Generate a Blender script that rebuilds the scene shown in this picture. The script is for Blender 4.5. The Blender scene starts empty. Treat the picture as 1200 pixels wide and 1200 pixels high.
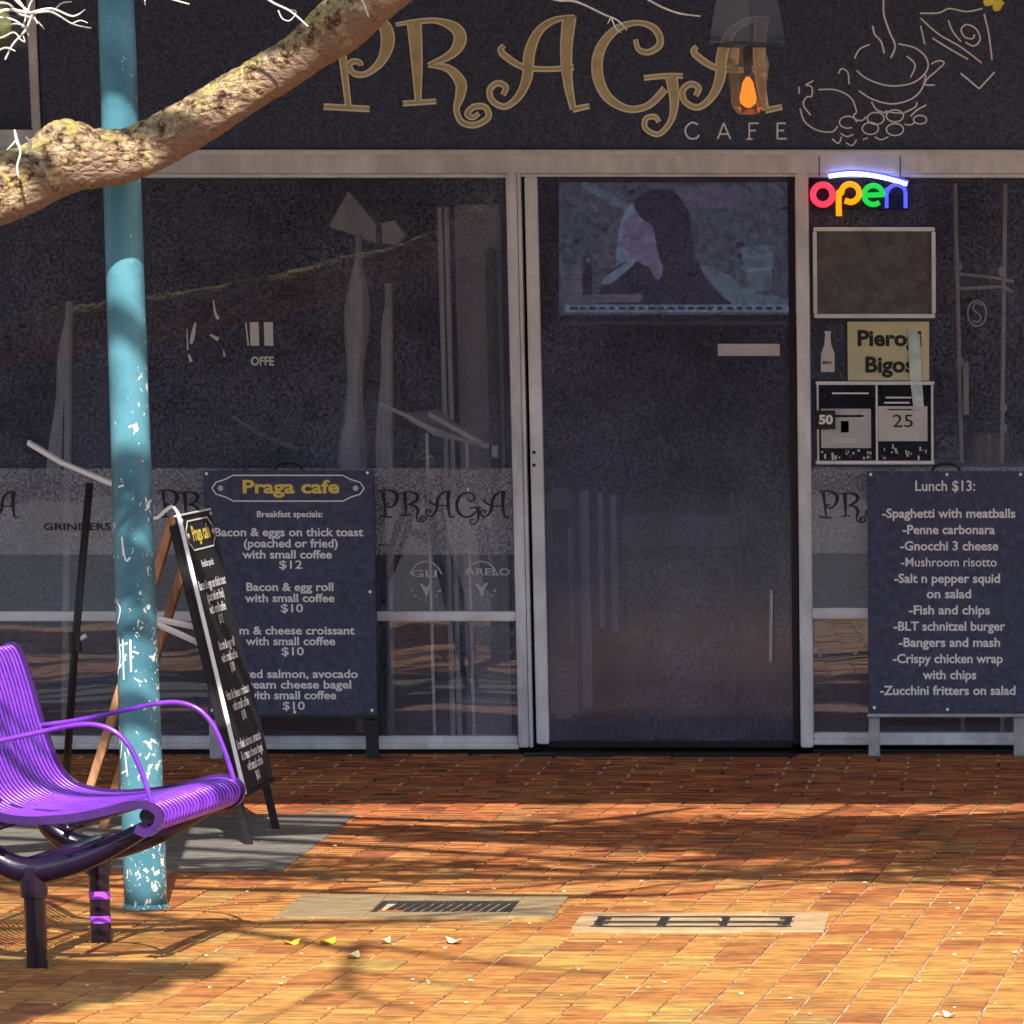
import bpy, bmesh, math, random
from mathutils import Vector, Matrix, noise
rnd = random.Random(7)
scn = bpy.context.scene
COL = scn.collection
R = math.radians

# ------------------------------------------------------------------ camera
CAM = Vector((0.0, -18.67, 1.555)); F = 6000.0; PX, PY = 1200.0, 1804.0
TH = math.atan(0.24)
cd = bpy.data.cameras.new('camera'); cam = bpy.data.objects.new('camera', cd); COL.objects.link(cam)
cam.location = CAM; cam.rotation_euler = (math.pi/2 - TH, 0, 0)
cd.sensor_width = 36; cd.lens = F/1200*36
cd.shift_x = (600-PX)/1200; cd.shift_y = (PY-600)/1200
cd.clip_start = 0.1; cd.clip_end = 500
scn.camera = cam
FW = Vector((0, math.cos(TH), -math.sin(TH))); UP = Vector((0, math.sin(TH), math.cos(TH)))
def ray(px, py): return Vector((1,0,0))*((px-PX)/F) + UP*(-(py-PY)/F) + FW
def W(px, py, Y=0.0):                      # point of the vertical plane at depth Y
    r = ray(px, py); t = (Y-CAM.y)/r.y; return CAM + r*t
def G(px, py, Z=0.0):                      # point of the level plane at height Z
    r = ray(px, py); t = (Z-CAM.z)/r.z; return CAM + r*t
def proj(p):
    d = Vector(p)-CAM; z = d.dot(FW); return (PX+F*d.x/z, PY-F*d.dot(UP)/z)

# ------------------------------------------------------------------ light
SUN_EL = R(43); SUN_DIR = Vector((-0.13, 1, 0)).normalized()*math.cos(SUN_EL) + Vector((0,0,-math.sin(SUN_EL)))
w = bpy.data.worlds.new('World'); scn.world = w; w.use_nodes = True
nt = w.node_tree; bg = nt.nodes['Background']; sky = nt.nodes.new('ShaderNodeTexSky'); sky.sky_type = 'NISHITA'
sky.sun_disc = False; sky.sun_elevation = SUN_EL
sky.sun_rotation = math.atan2(-SUN_DIR.x, -SUN_DIR.y)
nt.links.new(sky.outputs[0], bg.inputs[0]); bg.inputs[1].default_value = 0.13
sl = bpy.data.lights.new('sun', 'SUN'); sl.energy = 4.6; sl.angle = R(0.5); sl.color = (1, 0.955, 0.88)
so = bpy.data.objects.new('sun', sl); COL.objects.link(so); so.rotation_euler = SUN_DIR.to_track_quat('-Z','Y').to_euler()
scn.view_settings.view_transform = 'Standard'; scn.view_settings.look = 'None'
scn.view_settings.gamma = 1; scn.view_settings.use_curve_mapping = False
scn.view_settings.exposure = 0.86

# ------------------------------------------------------------------ materials
M = {}
def mat(name, col, rough=0.6, metal=0.0, bump=0, bscale=40, var=0.0, vscale=6, emis=None, estr=0, coat=0, col2=None, stretch=(1,1,1), spec=0.5):
    m = bpy.data.materials.new(name); m.use_nodes = True; n = m.node_tree.nodes; l = m.node_tree.links
    b = n['Principled BSDF']; b.inputs['Base Color'].default_value = (*col,1); b.inputs['Roughness'].default_value = rough
    b.inputs['Metallic'].default_value = metal; b.inputs['Coat Weight'].default_value = coat
    b.inputs['Specular IOR Level'].default_value = spec
    tc = n.new('ShaderNodeTexCoord'); mp = n.new('ShaderNodeMapping'); mp.inputs['Scale'].default_value = stretch
    geo = n.new('ShaderNodeNewGeometry')
    l.new(geo.outputs['Position'], mp.inputs[0])
    if var > 0 or col2:
        t = n.new('ShaderNodeTexNoise'); t.inputs['Scale'].default_value = vscale; t.inputs['Detail'].default_value = 8; t.inputs['Roughness'].default_value = 0.65
        l.new(mp.outputs[0], t.inputs[0])
        r = n.new('ShaderNodeValToRGB'); l.new(t.outputs[0], r.inputs[0])
        r.color_ramp.elements[0].position = 0.33; r.color_ramp.elements[1].position = 0.67
        c2 = col2 or tuple(min(1, c*(1+var)) for c in col)
        c1 = col if col2 else tuple(c*(1-var) for c in col)
        r.color_ramp.elements[0].color = (*c1,1); r.color_ramp.elements[1].color = (*c2,1)
        l.new(r.outputs[0], b.inputs['Base Color'])
    if bump:
        t2 = n.new('ShaderNodeTexNoise'); t2.inputs['Scale'].default_value = bscale; t2.inputs['Detail'].default_value = 6
        l.new(mp.outputs[0], t2.inputs[0]); bp = n.new('ShaderNodeBump'); bp.inputs['Strength'].default_value = bump
        bp.inputs['Distance'].default_value = 0.01
        l.new(t2.outputs[0], bp.inputs['Height']); l.new(bp.outputs[0], b.inputs['Normal'])
    if emis: b.inputs['Emission Color'].default_value = (*emis,1); b.inputs['Emission Strength'].default_value = estr
    M[name] = m; return m
mat('aluminium', (0.72,0.74,0.80), 0.45, 0.1, 0.15, 90, 0.25, 9, stretch=(1,1,0.35))
mat('aluminium_pale', (0.80,0.82,0.88), 0.42, 0.1, 0.1, 90, 0.15, 6)
mat('signboard_navy', (0.012,0.019,0.042), 0.42, 0, 0.25, 200, 0, 90, col2=(0.080,0.105,0.200))
mat('menu_navy', (0.018,0.025,0.065), 0.45, 0, 0.2, 200, 0.4, 40, col2=(0.075,0.075,0.160))
mat('gold', (0.62,0.54,0.31), 0.45, 0.05, 0.1, 60, 0.2, 15)
mat('pale_gold', (0.96,0.95,0.78), 0.45, 0.0)
mat('silver_line', (0.90,0.92,0.98), 0.5, 0.0)
mat('weathered_grey', (0.42,0.43,0.47), 0.6, 0, 0.2, 60, 0.2, 20)
mat('white_print', (0.88,0.88,0.90), 0.6)
mat('yellow_print', (0.85,0.66,0.12), 0.6)
mat('black_print', (0.015,0.015,0.018), 0.6)
mat('dark_metal', (0.018,0.017,0.02), 0.4, 0.3, 0.1, 80)
mat('black_gap', (0.01,0.01,0.012), 0.8)
mat('interior_dark', (0.018,0.018,0.028), 0.8, 0, 0.3, 30, 0.5, 2.5)
mat('interior_floor', (0.05,0.035,0.03), 0.5, 0, 0.1, 30, 0.3, 4)
mat('interior_grey', (0.55,0.55,0.60), 0.7, 0, 0.1, 30, 0.15, 5)
mat('cream_cloth', (0.78,0.78,0.82), 0.85, 0, 0.4, 30, 0.2, 8, stretch=(3,3,0.6))
mat('white_paint', (0.8,0.8,0.8), 0.45, 0, 0, 10, 0.06, 8)
mat('white_steel', (0.95,0.95,0.97), 0.3, 0.0)
mat('wood_warm', (0.42,0.20,0.09), 0.55, 0, 0.3, 40, 0.4, 14, stretch=(4,4,0.7))
mat('cardboard', (0.40,0.25,0.14), 0.8, 0, 0.1, 40, 0.15, 9)
mat('paper_cream', (0.62,0.61,0.40), 0.7, 0, 0, 10, 0.1, 10)
mat('paper_white', (0.62,0.63,0.65), 0.7, 0, 0, 10, 0.08, 10)
mat('slate', (0.10,0.10,0.115), 0.6, 0, 0.2, 150, 0.4, 25)
mat('concrete_grey', (0.05,0.045,0.04), 0.85, 0, 1.0, 30, 0, 7, col2=(0.30,0.27,0.23), stretch=(1,6,1))
mat('concrete_tan', (0.17,0.11,0.055), 0.85, 0, 0.5, 60, 0, 9, col2=(0.37,0.27,0.14), stretch=(1,4,1))
mat('concrete_pale', (0.34,0.19,0.08), 0.8, 0, 0.4, 70, 0, 8, col2=(0.54,0.39,0.22), stretch=(1,3,1))
mat('cast_iron', (0.05,0.045,0.04), 0.55, 0.5, 0.3, 60, 0.3, 20)
mat('asphalt', (0.05,0.05,0.052), 0.9, 0, 0.5, 90, 0.3, 30)
mat('render_wall', (0.11,0.105,0.11), 0.85, 0, 0.3, 40, 0.2, 2)
mat('opposite_wall', (0.16,0.13,0.12), 0.85, 0, 0.3, 20, 0.3, 0.7)
mat('opposite_glass', (0.02,0.022,0.028), 0.12)
mat('soffit_bounce', (0.66,0.70,0.78), 0.6, 0, 0.1, 10, 0.05, 2)  # pale so the unseen roof bounces light onto the shopfront
mat('awning_steel', (0.16,0.16,0.17), 0.6, 0.1, 0.1, 10, 0.1, 2)
mat('leaf_yellow', (0.75,0.62,0.05), 0.55, 0, 0.2, 60, 0.2, 30)
mat('leaf_pale', (0.75,0.66,0.42), 0.7)
mat('twig_bark', (0.74,0.70,0.62), 0.75, 0, 0.5, 60, 0.35, 20)
mat('moss', (0.10,0.10,0.03), 0.95, 0, 1.0, 60, 0.5, 20)
mat('chair_purple', (0.21,0.038,0.60), 0.28, 0.15, 0.10, 60, 0.3, 14, coat=0.8)
mat('chair_deep', (0.013,0.005,0.022), 0.3, 0.2, 0.08, 50, 0.25, 10, coat=0.4)
mat('strap_shaded', (0.055,0.018,0.125), 0.25, 0.1, 0.05, 40, 0.3, 9, coat=0.5)  # darker copy of the chair purple, shade painted into the side straps
mat('sun_stripe_violet', (0.42,0.08,0.75), 0.4)
def em(name, c, s): mat(name, (0.02,0.02,0.02), 0.5, emis=c, estr=s)
em('neon_red', (1,0.035,0.08), .9); em('neon_orange', (1,0.27,0.0), 0.95); em('neon_green', (0.004,0.40,0.04), 1.0)
em('neon_blue', (0.05,0.06,0.95), 1.3); em('neon_white', (0.62,0.66,1), 2.2); em('bulb_orange', (1,0.22,0.01), 0.95)

def glass(name, dust, tint=(1,1,1), rough=0.0, refl=1.0, dcol=(0.46,0.50,0.76,1)):
    m = bpy.data.materials.new(name); m.use_nodes = True; n = m.node_tree.nodes; l = m.node_tree.links; n.clear()
    out = n.new('ShaderNodeOutputMaterial'); fr = n.new('ShaderNodeFresnel'); fr.inputs[0].default_value = 1.6
    tr = n.new('ShaderNodeBsdfTransparent'); tr.inputs[0].default_value = (*tint,1)
    gl = n.new('ShaderNodeBsdfGlossy'); gl.inputs['Roughness'].default_value = rough; gl.inputs[0].default_value = (1,1,1,1)
    df = n.new('ShaderNodeBsdfDiffuse'); df.inputs[0].default_value = dcol
    g = n.new('ShaderNodeNewGeometry'); t = n.new('ShaderNodeTexNoise'); t.inputs['Scale'].default_value = 2.2; t.inputs['Detail'].default_value = 9; t.inputs['Roughness'].default_value = 0.75
    l.new(g.outputs['Position'], t.inputs[0])
    wv = n.new('ShaderNodeTexNoise'); wv.inputs['Scale'].default_value = 1.3; l.new(g.outputs['Position'], wv.inputs[0])
    bp = n.new('ShaderNodeBump'); bp.inputs['Strength'].default_value = 0.12; bp.inputs['Distance'].default_value = 0.02
    l.new(wv.outputs[0], bp.inputs['Height']); l.new(bp.outputs[0], gl.inputs['Normal'])
    mr = n.new('ShaderNodeMapRange'); mr.inputs[1].default_value = 0.3; mr.inputs[2].default_value = 0.75
    mr.inputs[3].default_value = dust*0.4; mr.inputs[4].default_value = dust*1.7; l.new(t.outputs[0], mr.inputs[0])
    t5 = n.new('ShaderNodeTexNoise'); t5.inputs['Scale'].default_value = 105; t5.inputs['Detail'].default_value = 4; l.new(g.outputs['Position'], t5.inputs[0])
    m5 = n.new('ShaderNodeMapRange'); m5.inputs[1].default_value=.38; m5.inputs[2].default_value=.62; m5.inputs[3].default_value=.4; m5.inputs[4].default_value=1.7; l.new(t5.outputs[0], m5.inputs[0])
    mm5 = n.new('ShaderNodeMath'); mm5.operation='MULTIPLY'; l.new(mr.outputs[0], mm5.inputs[0]); l.new(m5.outputs[0], mm5.inputs[1]); mr = mm5
    m1 = n.new('ShaderNodeMixShader'); l.new(mr.outputs[0], m1.inputs[0]); l.new(tr.outputs[0], m1.inputs[1]); l.new(df.outputs[0], m1.inputs[2])
    ad = n.new('ShaderNodeMath'); ad.operation = 'MULTIPLY'; ad.inputs[1].default_value = refl; l.new(fr.outputs[0], ad.inputs[0])
    m2 = n.new('ShaderNodeMixShader'); l.new(ad.outputs[0], m2.inputs[0]); l.new(m1.outputs[0], m2.inputs[1]); l.new(gl.outputs[0], m2.inputs[2])
    l.new(m2.outputs[0], out.inputs[0]); M[name] = m
glass('window_glass', 0.11); glass('door_glass', 0.10, (0.75,0.75,0.85), 0.10, 0.75); glass('frost_film', 0.42, dcol=(0.50,0.50,0.60,1)); glass('lantern_glass', 0.12, (1.0,0.86,0.66), 0.1, 0.6)
glass('hood_glass', 0.02, (0.50,0.53,0.62), 0.2, 0.3)
glass('tint_pane', 0.05, (0.35,0.35,0.4))

def paver_mat():
    m = bpy.data.materials.new('paver_clay'); m.use_nodes = True; n = m.node_tree.nodes; l = m.node_tree.links
    b = n['Principled BSDF']; b.inputs['Roughness'].default_value = 0.8
    oi = n.new('ShaderNodeObjectInfo'); g = n.new('ShaderNodeNewGeometry')
    a = n.new('ShaderNodeMath'); a.operation='ADD'; l.new(oi.outputs['Random'], a.inputs[0]); l.new(g.outputs['Random Per Island'], a.inputs[1])
    f = n.new('ShaderNodeMath'); f.operation='FRACT'; l.new(a.outputs[0], f.inputs[0])
    r = n.new('ShaderNodeValToRGB'); l.new(f.outputs[0], r.inputs[0]); e = r.color_ramp.elements
    e[0].color = (0.33,0.105,0.032,1); e[1].color = (0.56,0.28,0.085,1)
    for p, c in ((0.25,(0.43,0.15,0.042,1)),(0.55,(0.50,0.21,0.06,1)),(0.85,(0.46,0.20,0.06,1)),(0.93,(0.34,0.19,0.07,1))):
        x = e.new(p); x.color = c
    t = n.new('ShaderNodeTexNoise'); t.inputs['Scale'].default_value = 22; t.inputs['Detail'].default_value = 8; l.new(g.outputs['Position'], t.inputs[0])
    mr = n.new('ShaderNodeMapRange'); mr.inputs[1].default_value=0.3; mr.inputs[2].default_value=0.7; mr.inputs[3].default_value=0.72; mr.inputs[4].default_value=1.22
    l.new(t.outputs[0], mr.inputs[0])
    mx = n.new('ShaderNodeMix'); mx.data_type='RGBA'; mx.blend_type='MULTIPLY'; mx.inputs[0].default_value=1
    l.new(r.outputs[0], mx.inputs[6]); l.new(mr.outputs[0], mx.inputs[7])
    # worn yellowish-olive blotches with a shape of their own
    t3 = n.new('ShaderNodeTexNoise'); t3.inputs['Scale'].default_value = 1.7; t3.inputs['Detail'].default_value = 5; l.new(g.outputs['Position'], t3.inputs[0])
    r3 = n.new('ShaderNodeMapRange'); r3.inputs[1].default_value=0.5; r3.inputs[2].default_value=0.72; r3.inputs[3].default_value=0; r3.inputs[4].default_value=0.45; l.new(t3.outputs[0], r3.inputs[0])
    m3 = n.new('ShaderNodeMix'); m3.data_type='RGBA'; l.new(r3.outputs[0], m3.inputs[0]); l.new(mx.outputs[2], m3.inputs[6]); m3.inputs[7].default_value=(0.54,0.34,0.09,1)
    # ragged position tint: redder with painted shade by the wall, golden towards the street
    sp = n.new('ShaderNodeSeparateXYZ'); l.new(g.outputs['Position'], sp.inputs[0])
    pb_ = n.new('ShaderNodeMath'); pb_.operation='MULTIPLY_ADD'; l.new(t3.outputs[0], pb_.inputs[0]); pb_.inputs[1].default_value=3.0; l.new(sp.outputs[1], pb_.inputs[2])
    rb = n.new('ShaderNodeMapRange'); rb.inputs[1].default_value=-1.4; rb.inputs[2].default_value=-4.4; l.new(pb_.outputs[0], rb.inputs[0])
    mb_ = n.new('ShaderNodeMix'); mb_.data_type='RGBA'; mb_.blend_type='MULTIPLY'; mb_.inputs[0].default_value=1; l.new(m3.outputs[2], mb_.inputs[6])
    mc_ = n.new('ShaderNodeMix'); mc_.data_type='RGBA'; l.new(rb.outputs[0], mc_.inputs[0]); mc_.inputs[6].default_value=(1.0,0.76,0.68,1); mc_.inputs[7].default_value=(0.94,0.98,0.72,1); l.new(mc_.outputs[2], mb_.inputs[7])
    ts = n.new('ShaderNodeTexNoise'); ts.inputs['Scale'].default_value=1; ts.inputs['Detail'].default_value=6; ts.inputs['Roughness'].default_value=.7
    ms = n.new('ShaderNodeMapping'); ms.inputs['Scale'].default_value=(5,34,5); l.new(g.outputs['Position'], ms.inputs[0]); l.new(ms.outputs[0], ts.inputs[0])
    rs = n.new('ShaderNodeMapRange'); rs.inputs[1].default_value=.40; rs.inputs[2].default_value=.56; rs.inputs[4].default_value=1.22; l.new(ts.outputs[0], rs.inputs[0])
    r7 = n.new('ShaderNodeMapRange'); r7.inputs[3].default_value=.10; r7.inputs[4].default_value=.58; l.new(rb.outputs[0], r7.inputs[0]); l.new(r7.outputs[0], rs.inputs[3])  # streaks darkened towards the wall as painted shade
    mz = n.new('ShaderNodeMix'); mz.data_type='RGBA'; mz.blend_type='MULTIPLY'; mz.inputs[0].default_value=1; l.new(mb_.outputs[2], mz.inputs[6]); l.new(rs.outputs[0], mz.inputs[7])
    l.new(mz.outputs[2], b.inputs['Base Color'])
    t2 = n.new('ShaderNodeTexNoise'); t2.inputs['Scale'].default_value = 70; t2.inputs['Detail'].default_value=7; l.new(g.outputs['Position'], t2.inputs[0])
    bp = n.new('ShaderNodeBump'); bp.inputs['Strength'].default_value=0.55; bp.inputs['Distance'].default_value=0.006; ah=n.new('ShaderNodeMath'); ah.operation='ADD'; l.new(t2.outputs[0],ah.inputs[0]); l.new(ts.outputs[0],ah.inputs[1]); l.new(ah.outputs[0], bp.inputs['Height']); l.new(bp.outputs[0], b.inputs['Normal'])
    M['paver_clay'] = m
paver_mat()
mat('joint_sand', (0.12,0.07,0.04), 0.95, 0, 0.6, 90, 0, 9, col2=(0.66,0.52,0.36))

def pole_mat():
    m = bpy.data.materials.new('pole_paint'); m.use_nodes = True; n = m.node_tree.nodes; l = m.node_tree.links
    b = n['Principled BSDF']; g = n.new('ShaderNodeNewGeometry'); sx = n.new('ShaderNodeSeparateXYZ'); l.new(g.outputs['Position'], sx.inputs[0])
    t0 = n.new('ShaderNodeTexNoise'); t0.inputs['Scale'].default_value=5; t0.inputs['Detail'].default_value=5; l.new(g.outputs['Position'], t0.inputs[0])
    r0 = n.new('ShaderNodeValToRGB'); l.new(t0.outputs[0], r0.inputs[0]); r0.color_ramp.elements[0].position=.35; r0.color_ramp.elements[1].position=.65
    r0.color_ramp.elements[0].color=(0.035,0.125,0.165,1); r0.color_ramp.elements[1].color=(0.100,0.29,0.36,1)
    v = n.new('ShaderNodeTexNoise'); v.inputs['Scale'].default_value=46; v.inputs['Detail'].default_value=3; v.inputs['Roughness'].default_value=.55; v.inputs['Distortion'].default_value=1.2
    mp = n.new('ShaderNodeMapping'); mp.inputs['Scale'].default_value=(1,1,.75); l.new(g.outputs['Position'], mp.inputs[0]); l.new(mp.outputs[0], v.inputs[0])
    # more flaking low on the post and on its right side
    z = n.new('ShaderNodeMapRange'); z.inputs[1].default_value=0; z.inputs[2].default_value=2.0; z.inputs[3].default_value=0.055; z.inputs[4].default_value=-0.065; l.new(sx.outputs[2], z.inputs[0])
    nx = n.new('ShaderNodeSeparateXYZ'); l.new(g.outputs['Normal'], nx.inputs[0])
    xm = n.new('ShaderNodeMath'); xm.operation='MULTIPLY_ADD'; l.new(nx.outputs[0], xm.inputs[0]); xm.inputs[1].default_value=0.045; l.new(z.outputs[0], xm.inputs[2])
    ad = n.new('ShaderNodeMath'); ad.operation='ADD'; l.new(v.outputs[0], ad.inputs[0]); l.new(xm.outputs[0], ad.inputs[1])
    r = n.new('ShaderNodeMapRange'); r.inputs[1].default_value=.655; r.inputs[2].default_value=.67; l.new(ad.outputs[0], r.inputs[0])
    mx = n.new('ShaderNodeMix'); mx.data_type='RGBA'; l.new(r.outputs[0], mx.inputs[0]); l.new(r0.outputs[0], mx.inputs[6]); mx.inputs[7].default_value=(0.72,0.74,0.68,1)
    l.new(mx.outputs[2], b.inputs['Base Color']); b.inputs['Roughness'].default_value=.38
    bp = n.new('ShaderNodeBump'); bp.inputs['Strength'].default_value=.5; bp.inputs['Distance'].default_value=.003; bp.invert=True; l.new(r.outputs[0], bp.inputs['Height']); l.new(bp.outputs[0], b.inputs['Normal'])
    M['pole_paint']=m
pole_mat()

def bark_mat():
    m = bpy.data.materials.new('bark'); m.use_nodes = True; n = m.node_tree.nodes; l = m.node_tree.links
    b = n['Principled BSDF']; b.inputs['Roughness'].default_value=.85; g = n.new('ShaderNodeNewGeometry')
    t = n.new('ShaderNodeTexNoise'); t.inputs['Scale'].default_value=34; t.inputs['Detail'].default_value=9; t.inputs['Roughness'].default_value=.7; l.new(g.outputs['Position'], t.inputs[0])
    r = n.new('ShaderNodeValToRGB'); l.new(t.outputs[0], r.inputs[0]); e=r.color_ramp.elements
    e[0].position=.40; e[0].color=(0.07,0.03,0.018,1); e[1].position=.60; e[1].color=(0.80,0.63,0.36,1)
    x=e.new(.48); x.color=(0.44,0.27,0.14,1)
    sx = n.new('ShaderNodeSeparateXYZ'); l.new(g.outputs['Normal'], sx.inputs[0])
    t2 = n.new('ShaderNodeTexNoise'); t2.inputs['Scale'].default_value=16; t2.inputs['Detail'].default_value=7; l.new(g.outputs['Position'], t2.inputs[0])
    a = n.new('ShaderNodeMath'); a.operation='MULTIPLY_ADD'; l.new(sx.outputs[2], a.inputs[0]); a.inputs[1].default_value=.16; l.new(t2.outputs[0], a.inputs[2])
    r2 = n.new('ShaderNodeMapRange'); r2.inputs[1].default_value=.64; r2.inputs[2].default_value=.71; r2.inputs[4].default_value=.75; l.new(a.outputs[0], r2.inputs[0])
    mx = n.new('ShaderNodeMix'); mx.data_type='RGBA'; l.new(r2.outputs[0], mx.inputs[0]); l.new(r.outputs[0], mx.inputs[6]); mx.inputs[7].default_value=(0.74,0.60,0.16,1)
    a9 = n.new('ShaderNodeMath'); a9.operation='MULTIPLY_ADD'; l.new(sx.outputs[2], a9.inputs[0]); a9.inputs[1].default_value=.30; l.new(t2.outputs[0], a9.inputs[2])
    r9 = n.new('ShaderNodeMapRange'); r9.inputs[1].default_value=.34; r9.inputs[2].default_value=.46; l.new(a9.outputs[0], r9.inputs[0])
    m9 = n.new('ShaderNodeMix'); m9.data_type='RGBA'; l.new(r9.outputs[0], m9.inputs[0]); m9.inputs[6].default_value=(0.42,0.27,0.19,1); l.new(mx.outputs[2], m9.inputs[7])
    l.new(m9.outputs[2], b.inputs['Base Color'])
    v = n.new('ShaderNodeTexVoronoi'); v.feature='DISTANCE_TO_EDGE'; v.inputs['Scale'].default_value=38; 
    mp = n.new('ShaderNodeMapping'); mp.inputs['Scale'].default_value=(.7,1,1.5); l.new(g.outputs['Position'], mp.inputs[0]); l.new(mp.outputs[0], v.inputs[0])
    mm = n.new('ShaderNodeMath'); mm.operation='ADD'; l.new(v.outputs[0], mm.inputs[0]); l.new(t.outputs[0], mm.inputs[1])
    bp = n.new('ShaderNodeBump'); bp.inputs['Strength'].default_value=1; bp.inputs['Distance'].default_value=.035; l.new(mm.outputs[0], bp.inputs['Height']); l.new(bp.outputs[0], b.inputs['Normal'])
    M['bark']=m
bark_mat()
def screen_mat(name, c, c2, s):
    m = bpy.data.materials.new(name); m.use_nodes=True; n=m.node_tree.nodes; l=m.node_tree.links; b=n['Principled BSDF']
    b.inputs['Base Color'].default_value=(.01,.01,.012,1); b.inputs['Roughness'].default_value=.3
    g=n.new('ShaderNodeNewGeometry'); t=n.new('ShaderNodeTexNoise'); t.inputs['Scale'].default_value=26; t.inputs['Detail'].default_value=10; t.inputs['Roughness'].default_value=.8; l.new(g.outputs['Position'], t.inputs[0])
    r=n.new('ShaderNodeValToRGB'); l.new(t.outputs[0], r.inputs[0]); r.color_ramp.elements[0].position=.38; r.color_ramp.elements[1].position=.64
    r.color_ramp.elements[0].color=(*c,1); r.color_ramp.elements[1].color=(*c2,1); l.new(r.outputs[0], b.inputs['Emission Color']); b.inputs['Emission Strength'].default_value=s
    M[name]=m
screen_mat('screen_scene', (.016,.018,.024), (.095,.105,.13), 0.55)
screen_mat('screen_skin', (.08,.065,.10), (.20,.165,.24), 0.55)
screen_mat('screen_dark', (.006,.006,.012), (.02,.02,.035), 0.55)
screen_mat('screen_pale', (.07,.10,.13), (.19,.24,.29), 0.55)
screen_mat('screen_teal', (.045,.07,.08), (.12,.17,.19), 0.55)
screen_mat('screen_violet', (.05,.045,.065), (.12,.11,.14), 0.55)

# ------------------------------------------------------------------ helpers
def link(name, me, m=None, parent=None):
    o = bpy.data.objects.new(name, me); COL.objects.link(o)
    if m and me is not None:
        me.materials.clear(); me.materials.append(M[m] if isinstance(m,str) else m)
    if parent: o.parent = parent
    return o
def tag(o, label=None, cat=None, group=None, kind=None):
    if label: o['label']=label
    if cat: o['category']=cat
    if group: o['group']=group
    if kind: o['kind']=kind
    return o
def thing(name, label, cat, loc=(0,0,0), rz=0, group=None):
    o = bpy.data.objects.new(name, None); o.empty_display_size=.1; COL.objects.link(o); o.location=loc; o.rotation_euler=(0,0,rz)
    return tag(o, label, cat, group)
class MB:
    def __init__(s): s.v=[]; s.f=[]
    def box(s, a, b, bev=0.0):
        x0,x1=sorted((a[0],b[0])); y0,y1=sorted((a[1],b[1])); z0,z1=sorted((a[2],b[2])); i=len(s.v)
        if bev<=0:
            s.v+= [(x0,y0,z0),(x1,y0,z0),(x1,y1,z0),(x0,y1,z0),(x0,y0,z1),(x1,y0,z1),(x1,y1,z1),(x0,y1,z1)]
            s.f+= [(i,i+3,i+2,i+1),(i+4,i+5,i+6,i+7),(i,i+1,i+5,i+4),(i+1,i+2,i+6,i+5),(i+2,i+3,i+7,i+6),(i+3,i,i+4,i+7)]
        else:
            bm=bmesh.new(); bmesh.ops.create_cube(bm,size=1)
            for v in bm.verts: v.co=Vector(((x0+x1)/2+v.co.x*(x1-x0),(y0+y1)/2+v.co.y*(y1-y0),(z0+z1)/2+v.co.z*(z1-z0)))
            bmesh.ops.bevel(bm,geom=bm.edges[:],offset=min(bev,.45*min(x1-x0,y1-y0,z1-z0)),segments=2,affect='EDGES')
            s.add(bm)
        return s
    def add(s,bm):
        bm.verts.index_update(); i=len(s.v); s.v+=[tuple(v.co) for v in bm.verts]; s.f+=[tuple(i+v.index for v in f.verts) for f in bm.faces]; bm.free()
    def tube(s, pts, rad, n=10, cap=True, jit=0):
        pts=[Vector(p) for p in pts]; rads = rad if isinstance(rad,(list,tuple)) else [rad]*len(pts)
        i0=len(s.v); up=None
        for k,p in enumerate(pts):
            d=(pts[min(k+1,len(pts)-1)]-pts[max(k-1,0)]).normalized()
            if up is None: up=Vector((0,0,1)) if abs(d.z)<.9 else Vector((0,1,0))
            a=d.cross(up).normalized(); up=a.cross(d).normalized()
            for j in range(n):
                t=2*math.pi*j/n; q=p+(a*math.cos(t)+up*math.sin(t))*rads[k]
                s.v.append(tuple(q))
        for k in range(len(pts)-1):
            for j in range(n):
                a=i0+k*n+j; b=i0+k*n+(j+1)%n; s.f.append((a,b,b+n,a+n))
        if cap:
            s.f.append(tuple(i0+j for j in range(n))[::-1]); s.f.append(tuple(i0+(len(pts)-1)*n+j for j in range(n)))
        return s
    def poly(s, pts, t):           # pts in a plane, thickness vector t
        i=len(s.v); n=len(pts); t=Vector(t); s.v+=[tuple(p) for p in pts]+[tuple(Vector(p)+t) for p in pts]
        s.f+=[tuple(range(i,i+n)), tuple(range(i+2*n-1,i+n-1,-1))]
        for k in range(n): a=i+k; b=i+(k+1)%n; s.f.append((a,a+n,b+n,b))
        return s
    def build(s, name, m, parent=None, smooth=False, fix=True):
        me=bpy.data.meshes.new(name); me.from_pydata(s.v,[],s.f)
        if fix:
            bm=bmesh.new(); bm.from_mesh(me); bmesh.ops.recalc_face_normals(bm,faces=bm.faces); bm.to_mesh(me); bm.free()
        if smooth:
            me.polygons.foreach_set('use_smooth',[True]*len(me.polygons))
        me.update(); return link(name, me, m, parent)
def crom(P, n=6, closed=False):
    P=[tuple(p) for p in P]
    if len(P)<3: return P
    out=[]; N=len(P); dim=len(P[0])
    rng = N if closed else N-1
    for i in range(rng):
        p0=P[(i-1)%N] if (closed or i>0) else P[0]; p1=P[i]; p2=P[(i+1)%N]; p3=P[(i+2)%N] if (closed or i+2<N) else P[-1]
        for k in range(n):
            t=k/n; out.append(tuple(.5*((2*p1[d])+(-p0[d]+p2[d])*t+(2*p0[d]-5*p1[d]+4*p2[d]-p3[d])*t*t+(-p0[d]+3*p1[d]-3*p2[d]+p3[d])*t**3) for d in range(dim)))
    if not closed: out.append(P[-1])
    return out
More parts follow.
